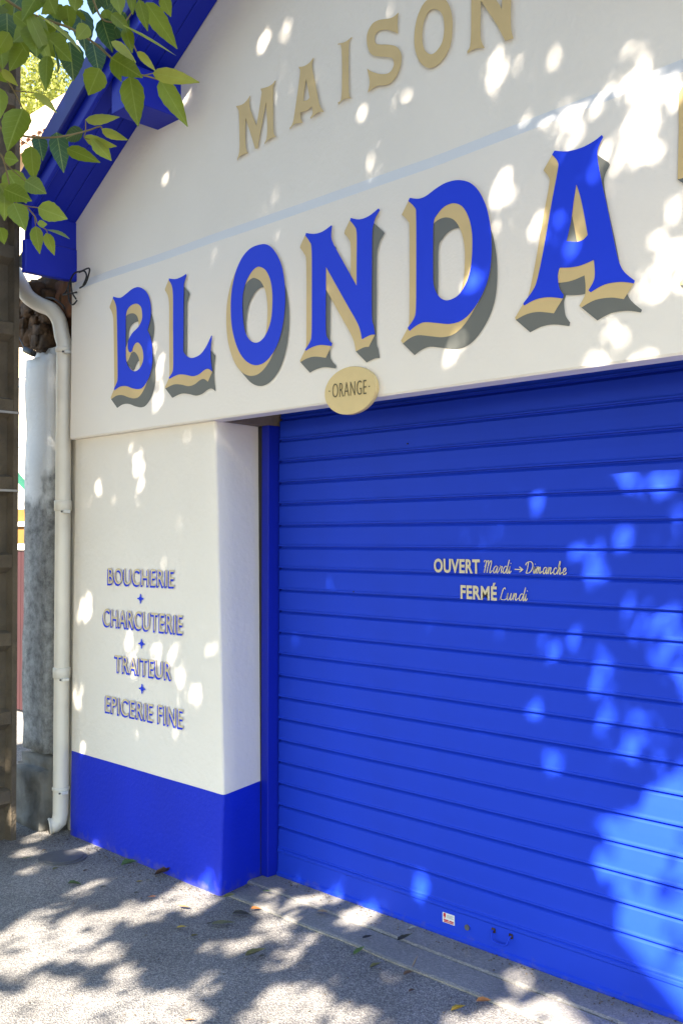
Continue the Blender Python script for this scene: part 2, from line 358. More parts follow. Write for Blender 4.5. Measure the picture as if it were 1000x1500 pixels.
BIG = {
 'B': ((150, 400), 5.556, [
  [(95,192,C),(150,203),(200,170),(250,130),(300,115),(350,140),(385,195),(402,290),(395,380),(373,466,C),(400,530),(412,620),(412,740),(385,850),(340,925),(300,945),(250,938),(200,920),(150,925),(105,955,C),(102,940,C),(125,890),(131,840),(129,600),(124,320),(112,245),(93,208,C)],
  [(198,340),(215,290),(245,260),(285,250),(318,272),(330,320),(328,380),(300,438),(250,490),(220,545),(212,600),(225,642),(245,638),(258,600),(275,573),(300,567),(328,605),(340,665),(335,725),(305,782),(265,800),(228,775),(200,715),(196,600),(196,450)]]),
 'L': ((150, 400), 5.556, [
  [(548,45,C),(600,50),(650,32),(688,8,C),(690,22,C),(672,80),(668,130),(666,400),(664,640,C),(690,675),(735,692),(800,665),(850,600),(893,508,C),(898,515,C),(888,600),(888,700),(900,802,C),(868,780),(835,790),(790,825),(740,840),(680,828),(620,828),(550,862,C),(548,850,C),(575,810),(583,760),(583,600),(582,400),(581,180),(570,100),(547,60,C)]]),
 'O': ((325, 340), 6.522, [
  [(400,116),(470,140),(530,215),(575,320),(600,450),(610,600),(605,750),(585,900),(545,1050),(490,1160),(420,1240),(345,1272),(270,1255),(200,1190),(145,1080),(105,920),(92,750),(97,600),(115,480),(150,350),(210,230),(290,150)],
  [(365,332),(420,360),(460,430),(482,520),(490,640),(482,800),(460,900),(420,990),(370,1045),(320,1057),(270,1030),(230,960),(210,850),(202,700),(210,580),(240,470),(290,380),(330,342)]]),
 'N': ((430, 290), 5.769, [
  [(110,297,C),(180,305),(250,285),(325,232,C),(330,240,C),(322,300),(332,370),(400,500),(537,745,C),(538,520),(538,300),(520,240),(483,195,C),(487,170,C),(560,183),(640,155),(722,90,C),(733,105,C),(700,160),(682,215),(668,300),(665,600),(665,1000),(680,1080),(692,1155,C),(650,1160),(582,1195,C),(565,1110),(530,1030),(450,890),(278,582,C),(277,800),(277,1120),(295,1190),(330,1230,C),(325,1252,C),(230,1243),(160,1262),(108,1292,C),(104,1280,C),(145,1215),(158,1140),(160,800),(158,440),(140,370),(105,320,C)]]),
 'D': ((580, 250), 5.357, [
  [(113,215,C),(180,222),(240,200),(320,140),(400,95),(490,76),(580,95),(650,160),(705,270),(735,390),(750,520),(750,680),(730,830),(680,970),(600,1100),(520,1175),(430,1203),(330,1197),(230,1190),(165,1215),(110,1258,C),(95,1235,C),(145,1160),(160,1080),(163,800),(162,360),(150,290),(100,240,C)],
  [(297,410),(330,340),(380,285),(450,257),(520,280),(570,360),(597,470),(602,600),(590,760),(555,880),(500,970),(440,1010),(390,1018),(340,990),(300,910),(293,800),(293,600)]]),
 'A': ((740, 180), 3.846, [
  [(280,158,C),(350,162),(430,142),(500,105),(545,70,C),(552,82,C),(525,140),(520,200),(545,340),(580,500),(620,700),(640,780),(670,840),(730,890,C),(725,905,C),(650,897),(560,912),(482,955,C),(470,945,C),(500,890),(506,840),(500,773,C),(430,803),(370,815),(308,817,C),(297,860),(305,930),(330,970,C),(325,990,C),(240,983),(170,997),(108,1030,C),(103,1018,C),(160,940),(185,870),(220,700),(265,440),(297,270),(297,220),(265,180,C)],
  [(402,347,C),(430,440),(466,632,C),(440,660),(400,672),(345,668,C),(370,560),(388,430)]]),
}
YB = -.0345
GV = (-.045, -.062); SV = (.062, -.048)     # shade and cast-shadow offsets, refined below
# offsets measured on the letter L
p0 = PY(150+550/5.556, 400+862/5.556, YB); p1 = PY(150+515/5.556, 400+940/5.556, YB); p2 = PY(150+570/5.556, 400+1015/5.556, YB)
GV = (p1[0]-p0[0], p1[2]-p0[2]); SV = (p2[0]-p1[0], p2[2]-p1[2])
def big_letter(ch, loops):
    o = flat_letter('letter', loops, YB-.0032, .0010, INK, shop); o['label'] = 'large blue letter %s with gold edge and grey drop shadow' % ch
    flat_letter('letter_edge', loops, YB-.0016, .0012, GOLD, o, depth_shift=GV)
    sh = [[(x+GV[0], z+GV[1]) for x, z in lp] for lp in loops]
    flat_letter('letter_shadow', sh, YB, .0012, GREYL, o, depth_shift=SV)
for ch, (org, sc, lps) in BIG.items():
    big_letter(ch, [outline(l, org, sc, YB) for l in lps])
# the last letter, T, mostly beyond the right edge
q = PY(998, 397, YB); a = PY(1004, 239, YB); x0 = q[0]+.03; zb = q[2]; zt = a[2]+.235
T = [(x0,zb),(x0+.06,zb+.012),(x0+.12,zb+.012),(x0+.19,zb),(x0+.19,zb+.008),(x0+.15,zb+.05),(x0+.145,zb+.12),(x0+.145,zt-.1),(x0+.19,zt-.11),(x0+.21,zt-.17),(x0+.22,zt-.17),(x0+.225,zt-.06),(x0+.25,zt+.02),(x0+.15,zt-.005),(x0+.05,zt-.005),(x0+.0,zt+.02),(x0+.0,zt-.08),(x0-.005,zt-.235),(x0+.012,zt-.235),(x0+.02,zt-.14),(x0+.045,zt-.1),(x0+.055,zb+.12),(x0+.04,zb+.045),(x0-.002,zb+.008)]
big_letter('T', [T])
YG = -.0065
MA = {
 'M': ((330, 60), 6.25, [[(100,597,C),(150,585),(190,555),(228,502,C),(230,512,C),(220,560),(235,640),(287,775,C),(310,640),(335,470,C),(325,438,C),(390,420),(430,395),(460,360,C),(462,372,C),(440,430),(438,600),(442,830),(468,880,C),(410,895),(362,945,C),(360,935,C),(380,885),(385,760),(375,560,C),(345,720),(315,880),(295,985,C),(275,988,C),(240,870),(187,705,C),(185,850),(190,985),(212,1028,C),(160,1042),(130,1065),(112,1095,C),(110,1082,C),(130,1010),(132,850),(125,640,C)]]),
 'A': ((330, 60), 6.25, [[(672,238,C),(720,232),(770,200),(808,152,C),(812,160,C),(795,210),(800,280),(830,420),(862,580),(900,642,C),(898,652,C),(850,655),(782,715,C),(778,702,C),(800,660),(795,600,C),(750,635),(690,655,C),(690,700),(710,750,C),(640,760),(593,810,C),(590,795,C),(620,745),(650,560),(685,300),(680,255,C)], [(738,352,C),(758,440),(772,520,C),(745,545),(715,548,C),(725,450)]]),
 'I': ((480, 0), 3.333, [[(50,213,C),(85,205),(118,180,C),(118,190,C),(103,220),(103,450),(122,480,C),(80,485),(52,512,C),(50,500,C),(68,465),(68,240),(50,220,C)]]),
 'S': ((480, 0), 3.333, [[(345,62,C),(340,100),(342,165,C),(320,155),(280,145),(240,158),(228,190),(240,215),(290,218),(335,228),(358,265),(355,320),(330,380),(290,415),(240,420),(195,452,C),(205,400),(192,335,C),(215,350),(260,362),(300,355),(322,320),(315,285),(280,278),(220,270),(195,230),(192,170),(215,120),(250,98),(310,88)]]),
 'O': ((480, 0), 3.333, [[(520,-15),(570,-5),(600,50),(608,130),(595,230),(550,305),(500,333),(455,310),(428,250),(422,180),(435,90),(470,15)], [(520,45),(555,65),(568,120),(560,200),(530,250),(500,265),(470,240),(460,180),(468,110),(490,60)]]),
 'N': ((480, 0), 3.333, [[(685,-60,C),(730,-75),(755,-100,C),(757,-60),(800,-30),(850,45,C),(848,-80),(835,-105,C),(890,-125),(910,-150,C),(895,-100),(893,0),(893,130),(905,188,C),(865,200,C),(850,170),(820,115),(747,5,C),(745,180),(765,235,C),(720,238),(680,262,C),(680,250,C),(697,205),(700,0),(698,-40,C)]]),
}
for ch, (org, sc, lps) in MA.items():
    o = flat_letter('letter', [outline(l, org, sc, YG) for l in lps], YG-.0002, .001, GOLD, shop); o['label'] = 'gold letter %s of the upper line' % ch

def font_geo(text, size=1, offset=0, space=1.0):
    cu = bpy.data.curves.new('t', 'FONT'); cu.body = text; cu.size = size; cu.offset = offset; cu.space_character = space; cu.resolution_u = 4
    o = bpy.data.objects.new('t', cu); COL.objects.link(o); dg = bpy.context.evaluated_depsgraph_get()
    me = o.evaluated_get(dg).to_mesh(); vs = [v.co.copy() for v in me.vertices]; fs = [tuple(p.vertices) for p in me.polygons]
    o.evaluated_get(dg).to_mesh_clear(); bpy.data.objects.remove(o); bpy.data.curves.remove(cu); return vs, fs
CAPH = max(v.y for v in font_geo('H')[0])
def fit_text(name, text, left, right, z0, z1, Y, m, parent, off=0, space=1.0, th=.0008, slope=0, sweep=None, sub=None, subm=None):
    """caps text fitted between world x left..right and z0..z1, a thin raised paint film"""
    vs, fs = font_geo(text, 1, off, space); xa = min(v.x for v in vs); xb = max(v.x for v in vs)
    def P(v, y, dx=0, dz=0): t = (v.x-xa)/(xb-xa); return (lerp(left, right, t)+dx, y, z0+(z1-z0)*(v.y+off)/(CAPH+2*off)+slope*t+dz)
    N = len(vs); ec = {}
    for f in fs:
        for a, b in zip(f, f[1:]+f[:1]):
            if (b, a) in ec: ec[(b, a)] = None
            else: ec[(a, b)] = 1
    ed = [e for e, k in ec.items() if k]
    def slab(nm, mm, par, yf, yb, dx, dz):
        V = [P(v, yf) for v in vs]+[P(v, yb, dx, dz) for v in vs]
        Fc = list(fs)+[tuple(i+N for i in f) for f in fs]+[(a, b, b+N, a+N) for a, b in ed]
        me = bpy.data.meshes.new(nm); me.from_pydata(V, [], Fc); me.update(); return link(nm, me, mm, par)
    o = slab(name, m, parent, Y-th-.001, Y-.001, 0, 0)
    if sub: slab(sub, subm, o, Y-.0009, Y, *sweep)
    return o
YW = -.0045
for txt, lft, rgt, zt_, zb_ in (('BOUCHERIE', (157.5, 857), (255.5, 862), (157.5, 832), 0), ('CHARCUTERIE', (150.5, 918), (268, 931), (150.5, 891), 0),
                              ('TRAITEUR', (167.5, 985), (251.5, 998), (167.5, 959), 0), ('EPICERIE', (154, 1044), (224.5, 1059.5), (154, 1018), 0), ('FINE', (230.5, 1060.5), (268.5, 1069), (230.5, 1031.5), 0)):
    A = PY(*lft, YW); B = PY(*rgt, YW); Tt = PY(*zt_, YW)
    o = fit_text('lettering', txt, A[0]+.008, B[0], A[2]+.008, Tt[2], YW, GOLDS, shop, off=.0, space=1.08, sweep=(-.010, -.010), sub='lettering_edge', subm=INK, slope=B[2]-A[2])
    o['label'] = 'gold and blue word %s' % txt
for (px, py) in ((206, 877), (207.5, 943), (208.3, 1009)):
    c = PY(px, py, YW); pts = []
    for k in range(32):
        a = 2*math.pi*k/32; r = .0155+.006*math.cos(4*a)+.004*math.cos(8*a); pts.append((c[0]+r*math.cos(a)*1.15, c[2]+r*math.sin(a)))
    flat_letter('ornament', [pts], YW, .001, INK, shop)
# round town plaque over the opening
pq = empty('town_plaque', (-2.68, -.04, 2.177), 'round gold plaque reading ORANGE at the lower edge of the white band', 'plaque')
ov = []; cx, cz, rx, rz = -2.712, 2.178, .141, .0935
bm = bmesh.new()
for yy, s in ((-.036, 1), (-.050, 1), (-.053, .985)):
    ov.append([bm.verts.new((cx+rx*s*math.cos(2*math.pi*k/64), yy, cz+(rz*s)*math.sin(2*math.pi*k/64)-.0*k)) for k in range(64)])
for r0, r1 in zip(ov, ov[1:]):
    for k in range(64): bm.faces.new((r0[k], r0[(k+1) % 64], r1[(k+1) % 64], r1[k]))
bm.faces.new(ov[-1]); bm.faces.new(ov[0]); bmesh.ops.recalc_face_normals(bm, faces=bm.faces)
me = bpy.data.meshes.new('disc'); bm.to_mesh(me); bm.free(); link('disc', me, mat('plaque_gold', (.70, .53, .24), .5, var=.06, vscale=12), pq)
A = PY(487, 582.5, -.054); B = PY(536.5, 577, -.054); Tt = PY(487, 562.5, -.054)
fit_text('lettering', 'ORANGE', A[0], B[0], A[2], Tt[2], -.0535, DARKT, pq, off=-.012, space=1.1, slope=B[2]-A[2])
for (px, py) in ((482.3, 573), (540.5, 566)):
    c = PY(px, py, -.054); flat_letter('dot', [[(c[0]+.0035*math.cos(k*.9), c[2]+.0028*math.sin(k*.9)) for k in range(7)]], -.0535, .001, DARKT, pq)

# ------------------------------------------------------------ the roller shutter
sh = empty('roller_shutter', (-2.2, .35, 0), 'closed blue roller shutter with opening days painted in cream', 'roller shutter')
YS = .350; P0 = .1005; X0, X1 = -3.583, -.86; ZB = .142
prof_s = [(.014, -.001), (-.004, .0005), (-.004, .006), (-.001, .009), (.0, .014), (-.0005, .050), (0, .084), (.004, .0885), (.0125, .0945), (.014, .0960), (.014, .1045)]
def slat_mesh():
    vs = []; fs = []; nx = 18; k = len(prof_s)
    for i in range(nx+1):
        x = lerp(X0, X1, i/nx)
        for y, z in prof_s: vs.append((x, y+.0012*math.sin(i*1.3), z))
    for i in range(nx):
        for j in range(k-1): a = i*k+j; fs.append((a, a+k, a+k+1, a+1))
    me = bpy.data.meshes.new('slat'); me.from_pydata(vs, [], fs); me.update(); me.materials.append(SLAT); return me
sm = slat_mesh(); sm.transform(Matrix.Translation((2.2, 0, 0)))
PITCH = .1018
for i in range(24):
    o = bpy.data.objects.new('slat', sm); COL.objects.link(o); o.parent = sh
    o.location = (0, random.uniform(-.0012, .0012)+(0, .004, .010, .018, .03, .05)[max(0, i-18)], ZB+i*PITCH); o.scale = (1, 1, PITCH/P0); o.rotation_euler = (random.uniform(-.006, .006), 0, 0)
bb = [(.02, .012), (-.012, .012), (-.014, .018), (-.014, .030), (-.006, .036), (-.004, .12), (-.008, .126), (-.008, .136), (0, .142), (.02, .142)]
vs = [(x, YS+y, z) for x in (X0, X1) for y, z in bb]; k = len(bb)
mesh('bottom_bar', vs, [(j, j+k, (j+1) % k+k, (j+1) % k) for j in range(k)]+[tuple(range(k)), tuple(range(2*k-1, k-1, -1))], SLAT, sh)
box('guide_rail', (-3.640, .288, .013), (-3.590, .375, 2.142), BLUEW, sh, .003); box('guide_rail', (-.852, .362, .013), (-.80, .40, 2.14), BLUEW, sh, .003)
box('backing', (-3.66, .43, .013), (-.80, .46, 2.49), BLACK, sh)
YF = .3455
def span(l, r, t): A = PY(*l, YF); B = PY(*r, YF); T_ = PY(*t, YF); return A[0], B[0], A[2], T_[2], B[2]-A[2]
a = span((635.5, 838.3), (702.5, 838.8), (635.5, 818.3)); fit_text('lettering', 'OUVERT', *a[:4], YF, CREAM, sh, off=.03, space=1.06)
a = span((674.5, 877.0), (727.5, 880.5), (674.5, 857)); fit_text('lettering', 'FERM\u00c9', *a[:4], YF, CREAM, sh, off=.03, space=1.06)
# brush script, stroke by stroke (x to the right in x-heights, y up)
GL = {
 'M': (1.75, [[(-.05,1.5),(.05,1.75),(.3,1.7),(.35,1.2),(.2,.4),(.1,0)], [(.15,.8),(.45,1.5),(.75,1.75),(.8,1.3),(.7,.5),(.62,0)], [(.65,.6),(.95,1.4),(1.25,1.75),(1.35,1.4),(1.2,.6),(1.15,.1),(1.3,0),(1.6,.35)]]),
 'D': (1.5, [[(.35,1.65),(.3,1.0),(.15,.3),(0,.05),(.4,0),(.9,.2),(1.3,.8),(1.3,1.4),(.9,1.75),(.3,1.7),(-.1,1.45),(-.15,1.2)]]),
 'L': (1.25, [[(.9,1.55),(.75,1.75),(.5,1.5),(.3,.8),(.15,.2),(-.05,.0),(.1,.1),(.5,.0),(1.0,.02),(1.25,.25)]]),
 'a': (1.05, [[(.8,.8),(.55,1),(.2,.75),(.08,.3),(.25,0),(.5,.2),(.82,.95)], [(.82,.95),(.7,.3),(.8,0),(1.1,.35)]]),
 'r': (.75, [[(0,.35),(.2,.75),(.25,1.05),(.3,.85),(.6,.95),(.5,.5),(.5,.05),(.8,.35)]]),
 'd': (1.05, [[(.75,.8),(.5,1),(.2,.75),(.08,.3),(.25,0),(.5,.2),(.85,1.0),(1.05,1.9)], [(1.05,1.9),(.8,.7),(.75,.1),(.88,0),(1.1,.35)]]),
 'i': (.5, [[(0,.35),(.22,1),(.12,.3),(.2,0),(.5,.35)], [(.3,1.38),(.36,1.48)]]),
 'm': (1.5, [[(.0,.4),(.15,.95),(.2,.9),(.1,0)], [(.12,.35),(.4,.95),(.55,.9),(.45,.0)], [(.48,.35),(.78,.95),(.95,.9),(.88,.3),(.95,0),(1.3,.3),(1.5,.35)]]),
 'n': (1.1, [[(.0,.4),(.15,.95),(.2,.9),(.1,0)], [(.12,.35),(.42,.95),(.6,.9),(.52,.3),(.6,0),(.9,.25),(1.1,.35)]]),
 'c': (.8, [[(.65,.8),(.45,1),(.15,.7),(.1,.25),(.3,0),(.6,.1),(.8,.35)]]),
 'h': (1.1, [[(0,.35),(.35,1.2),(.5,1.85),(.38,1.9),(.25,1.2),(.08,0)], [(.12,.35),(.42,.95),(.6,.9),(.52,.3),(.6,0),(.9,.25),(1.1,.35)]]),
 'e': (.8, [[(.1,.35),(.5,.55),(.6,.85),(.42,1),(.15,.7),(.1,.25),(.3,0),(.6,.1),(.8,.35)]]),
 'u': (1.1, [[(0,.35),(.2,1),(.12,.3),(.25,0),(.55,.25),(.78,1)], [(.78,1),(.68,.3),(.78,0),(1.1,.35)]]),
}
def script(text, l, r, xh_px, Y, parent, m, w=.0017):
    A = PY(*l, Y); B = PY(*r, Y); T_ = PY(l[0], l[1]-xh_px, Y); xh = T_[2]-A[2]
    tot = sum(GL[c][0] for c in text); sx = (B[0]-A[0])/(tot+.1); cur = 0; parts = []
    for c in text:
        for st in GL[c][1]:
            p = smoothline(st, 5); P = [np.array([A[0]+(cur+q[0]+.22*q[1]*.5)*sx, A[2]+q[1]*xh+(B[2]-A[2])*(cur/tot)]) for q in p]
            vs = []; fs = []
            for i, q in enumerate(P):
                t = P[min(i+1, len(P)-1)]-P[max(i-1, 0)]; t = t/(np.linalg.norm(t)+1e-9); nn = np.array([-t[1], t[0]])
                ww = w*(.75+.5*abs(t[1])); yy = Y-.0012-(hash((len(parts), c)) % 5)*.00006-len(parts)*.00003
                vs += [(q[0]+nn[0]*ww, yy, q[1]+nn[1]*ww), (q[0]-nn[0]*ww, yy, q[1]-nn[1]*ww)]
            for i in range(len(P)-1): fs.append((2*i, 2*i+1, 2*i+3, 2*i+2))
            parts.append((vs, fs))
        cur += GL[c][0]
    vs, fs = join_geo(parts); me = bpy.data.meshes.new('lettering'); me.from_pydata(vs, [], fs); me.update()
    return link('lettering', me, m, parent)
script('Mardi', (708, 838.8), (749, 840), 10.2, YF, sh, CREAM)
script('Dimanche', (770, 839.5), (830, 842), 9.6, YF, sh, CREAM)
script('Lundi', (731.5, 878.2), (773, 880.3), 10, YF-.0015, sh, CREAM)
a = PY(753.5, 834, YF); b = PY(766.5, 834.6, YF); zz = a[2]
flat_letter('arrow', [[(a[0], zz+.0018), (b[0]-.012, zz+.0018), (b[0]-.020, zz+.010), (b[0]-.016, zz+.011), (b[0], zz), (b[0]-.016, zz-.011), (b[0]-.020, zz-.010), (b[0]-.012, zz-.0018), (a[0], zz-.0018)]], YF-.001, .0008, CREAM, sh)
# sticker, lock, handle on the bottom bar
YH = YS-.0055
A = PY(648, 1335.5, YH); B = PY(665.5, 1356, YH)
box('sticker', (A[0], YH-.0010, B[2]), (B[0], YH-.0001, A[2]), WHITE, sh)
w_, h_ = B[0]-A[0], A[2]-B[2]
for (u0, u1, t0, t1) in ((.08, .28, .60, .95), (.14, .22, .45, .6), (.10, .92, .06, .16), (.10, .5, .2, .34), (.56, .92, .2, .34), (.36, .9, .80, .84), (.36, .84, .68, .72), (.36, .9, .56, .60)):
    box('sticker_print', (A[0]+u0*w_, YH-.0016, B[2]+t0*h_), (A[0]+u1*w_, YH-.0011, B[2]+t1*h_), RED if t0 < .4 or u0 < .2 else mat('print_grey', (.3, .3, .33), .6), sh)
c = PY(684.3, 1358.3, YH)
vs, fs = tube_geo([(c[0], YH+.002, c[2]), (c[0], YH-.006, c[2]), (c[0], YH-.0061, c[2]), (c[0], YH-.004, c[2])], [.011, .011, .006, .005], 14); mesh('lock', vs, fs, IRON, sh)
h0 = PY(722.5, 1363, YH); h1 = PY(748, 1372.5, YH); zc = h0[2]
hp = smoothline([(h0[0], YH+.002, zc), (h0[0], YH-.012, zc-.002), (h0[0]+.008, YH-.02, zc-.028), ((h0[0]+h1[0])/2, YH-.022, zc-.034), (h1[0]-.008, YH-.02, zc-.028), (h1[0], YH-.012, zc-.002), (h1[0], YH+.002, zc)], 4)
tube('handle', hp, .0035, SLAT, sh, 8)
for hx in (h0[0], h1[0]): box('handle_plate', (hx-.009, YH-.004, zc-.008), (hx+.009, YH+.001, zc+.010), RUST, sh, .002)
for (px, py) in ((596.5, 650), (518, 866.7)):
    c = PY(px, py, YF); box('rivet', (c[0]-.003, YF-.003, c[2]-.003), (c[0]+.003, YF+.002, c[2]+.003), BLACK, sh, .001)

# ------------------------------------------------------------ downpipe
dp = empty('downpipe', (-4.98, -.02, 0), 'cream plastic rainwater downpipe beside the left corner of the shop', 'downpipe')
xp = PY(91.5, 900, -.01)[0]; yp = -.01; R0 = .0425
def onpipe(px, py, Y=yp): w = PY(px, py, Y); return w
path = [onpipe(22, 398, -.12), onpipe(31, 416, -.12), onpipe(41, 434, -.10), onpipe(58, 446, -.06), onpipe(76, 454, -.03), onpipe(87, 470, yp), onpipe(91, 492, yp)]
path = [tuple(p) for p in path]
zt = path[-1][2]
full = smoothline(path, 6)+[np.array((xp, yp, z)) for z in np.linspace(zt-.05, .10, 16)]
full += [np.array((xp-.002, yp-.008, .06)), np.array((xp-.012, yp-.030, .040)), np.array((xp-.022, yp-.058, .036))]
tube('pipe', full, R0, PVC, dp, 20)
for py_, h in ((514, .03), (741, .06), (985, .06), (1155, .022)):
    z = PY(90, py_, yp)[2]; vs, fs = tube_geo([(xp, yp, z-h/2), (xp, yp, z-h/2+.004), (xp, yp, z+h/2-.004), (xp, yp, z+h/2)], [R0+.001, R0+.0055, R0+.0055, R0+.001], 24)
    mesh('collar', vs, fs, PVC, dp, True)
    box('bracket', (xp+.030, yp-.030, z-.012-h/2), (xp+.062, yp+.012, z+.006-h/2), WHITE, dp, .003)
    tube('screw', [(xp+.048, yp-.030, z-.003-h/2), (xp+.048, yp-.038, z-.003-h/2)], .005, IRON, dp, 8)
e = full[-1]; d = np.array((-.4, -.9, -.12)); d /= np.linalg.norm(d)
tube('pipe_mouth', [e+d*.0005, e+d*.004], R0-.006, BLACK, dp, 20)
tube('pipe_rim', [e-d*.010, e-d*.001], R0+.003, PVC, dp, 20)

# ------------------------------------------------------------ gate pillar with rubble head
gp = empty('gate_pillar', (-5.2, .1, 0), 'weathered whitewashed gate pillar with broken dark rubble head and grey footing', 'pillar')
def rough_block(name, lo, hi, m, parent, amp, step, sc=4, seed=0, taper=None):
    bm = bmesh.new(); bmesh.ops.create_cube(bm, size=1)
    c = [(a+b)/2 for a, b in zip(lo, hi)]; s = [b-a for a, b in zip(lo, hi)]
    for v in bm.verts: v.co = Vector([c[i]+v.co[i]*s[i] for i in range(3)])
    bmesh.ops.bevel(bm, geom=list(bm.edges), offset=min(s)*.14, segments=2, affect='EDGES')
    cuts = 1
    while True:
        es = [e for e in bm.edges if e.calc_length() > step]
        if not es or cuts > 6: break
        bmesh.ops.subdivide_edges(bm, edges=es, cuts=1, use_grid_fill=True); cuts += 1
    bmesh.ops.triangulate(bm, faces=bm.faces)
    for v in bm.verts:
        q = v.co*sc+Vector((seed, seed, 0)); n = noise.fractal(q, .8, 2, 5); v.co += v.normal*n*amp
    me = bpy.data.meshes.new(name); bm.to_mesh(me); bm.free(); return link(name, me, m, parent, True)
# plaster that turns to grey cement below
def plaster_mat():
    m = mat('pillar_plaster', (.62, .62, .62), .9, bump=.5, bscale=35); n = m.node_tree; b = n.nodes['Principled BSDF']; L = n.links.new
    g = n.nodes.new('ShaderNodeNewGeometry'); s = n.nodes.new('ShaderNodeSeparateXYZ'); L(g.outputs['Position'], s.inputs[0])
    t = n.nodes.new('ShaderNodeTexNoise'); t.inputs['Scale'].default_value = 5; t.inputs['Detail'].default_value = 8; L(g.outputs['Position'], t.inputs['Vector'])
    a = n.nodes.new('ShaderNodeMath'); a.operation = 'MULTIPLY_ADD'; L(t.outputs['Fac'], a.inputs[0]); a.inputs[1].default_value = -1.5; L(s.outputs[2], a.inputs[2])
    r = n.nodes.new('ShaderNodeMapRange'); r.inputs[1].default_value = 1.0; r.inputs[2].default_value = 1.22; L(a.outputs[0], r.inputs[0])
    t2 = n.nodes.new('ShaderNodeTexNoise'); t2.inputs['Scale'].default_value = 16; t2.inputs['Detail'].default_value = 12; t2.inputs['Roughness'].default_value = .78; L(g.outputs['Position'], t2.inputs['Vector'])
    c1 = n.nodes.new('ShaderNodeValToRGB'); L(t2.outputs['Fac'], c1.inputs[0]); e = c1.color_ramp.elements
    e[0].color = (.10, .10, .10, 1); e[0].position = .34; e[1].color = (.36, .36, .35, 1); e[1].position = .62
    mx = n.nodes.new('ShaderNodeMix'); mx.data_type = 'RGBA'; L(r.outputs[0], mx.inputs[0]); L(c1.outputs[0], mx.inputs[6]); mx.inputs[7].default_value = (.70, .70, .69, 1)
    L(mx.outputs[2], b.inputs['Base Color']); return m
PLAS = plaster_mat()
rough_block('shaft', (-5.40, -.05, .36), (-5.02, .36, 2.69), PLAS, gp, .012, .08, 3, 1)
rough_block('footing', (-5.45, -.085, -.06), (-4.995, .40, .375), mat('footing_cement', (.20, .19, .17), .95, bump=.8, bscale=30, var=.55, vscale=7), gp, .025, .06, 4, 5)
rr = random.Random(3)
for k in range(44):
    u = rr.random(); px = lerp(14, 84, u); py = lerp(425, 503, rr.random())+(6 if u < .4 else 0); c = PY(px, py, rr.uniform(.0, .12)); s = rr.uniform(.05, .085)
    rough_block('stone', tuple(c-np.array((s, s*.8, s*.6))), tuple(c+np.array((s, s*.8, s*.6))), RUBB, gp, .03, .05, 11, k)
rough_block('stone', (-5.46, .02, 2.70), (-5.02, .40, 3.14), RUBB, gp, .05, .06, 6, 77)
rough_block('stone', (-5.30, .02, 2.80), (-4.90, .34, 3.10), mat('terracotta_rubble', (.22, .10, .05), .95, bump=1, bscale=25, var=.6, vscale=12, col2=(.07, .035, .02)), gp, .03, .05, 7, 90)
# little black fixture hanging from the rubble
fx = empty('black_fixture', tuple(PY(43, 512, -.06)), 'small black cylindrical fitting under the rubble head of the pillar', 'fitting')
a = PY(37, 512, -.07); b = PY(50, 518, -.07); ax = (b-a)/np.linalg.norm(b-a)
tube('body', [a, a+ax*.006, b-ax*.006, b], [.014, .019, .019, .014], BLACK, fx, 14); tube('wire', smoothline([PY(27, 492, -.02), PY(33, 503, -.05), a], 4), .004, BLACK, fx, 6)

# ------------------------------------------------------------ cables by the corner
cb = empty('loose_cables', tuple(PY(115, 420, -.05)), 'loose black cables looped at the end of the white band under the blue beam', 'cable')
for pts in ([(93,431),(98,425),(108,402),(120,397),(131,393),(130,402),(125,416),(117,422)], [(101,414),(100,430),(103,443),(108,446),(113,440)], [(104,412),(106,428),(112,438)],
            [(93,432),(104,430),(113,428)], [(116,399),(124,397),(127,405),(122,418)], [(68,436),(80,438),(92,447),(95,452)]):
    tube('cable', smoothline([PY(x+random.uniform(-.3, .3), y, -.045-.01*random.random()) for x, y in pts], 5), .0045, BLACK, cb, 7)

# ------------------------------------------------------------ concrete utility pole on the left
up = empty('utility_pole', (-5.2, -.35, 0), 'dark concrete utility pole with cast rungs at the left edge', 'utility pole')
Yp = -.25
def pe(z):                               # right face of the pole, leaning a touch
    return lerp(-5.014, -5.045, z/5)
vs = []; fs = []; nz = 30; W0, Y0_, Y1_ = .26, -.60, -.25
for i in range(nz+1):
    z = lerp(-.05, 7.5, i/nz); x = pe(z)
    ring = [(x-W0, Y0_), (x, Y0_), (x, Y0_+.035), (x-.05, Y0_+.045), (x-.05, Y1_-.040), (x, Y1_-.028), (x, Y1_), (x-W0, Y1_)]
    vs += [(a, b, z) for a, b in ring]
for i in range(nz):
    for k in range(8): a = i*8+k; fs.append((a, i*8+(k+1) % 8, (i+1)*8+(k+1) % 8, a+8))
fs.append(tuple(range(8))); fs.append(tuple(nz*8+k for k in range(8)))
mesh('shaft', vs, fs, POLE, up)
for k in range(18):
    z = .235+.417*k; x = pe(z)
    mesh('rung', [(x-.004, Y0_+.036, z-.035), (x-.004, Y1_-.030, z-.035), (x-.004, Y1_-.030, z+.03), (x-.004, Y0_+.036, z+.03),
                  (x-.052, Y0_+.040, z-.07), (x-.052, Y1_-.034, z-.07), (x-.052, Y1_-.034, z+.045), (x-.052, Y0_+.040, z+.045)],
         [(0, 1, 2, 3), (4, 5, 1, 0), (3, 2, 6, 7), (0, 3, 7, 4), (1, 5, 6, 2)], POLE, up)
for py_ in (608, 720):
    z = PY(12, py_, Yp)[2]; box('strap', (pe(z)-W0-.003, Y0_-.003, z-.006), (pe(z)+.003, Y1_+.003, z+.006), mat('strap_steel', (.35, .34, .33), .5, metal=.6), up)

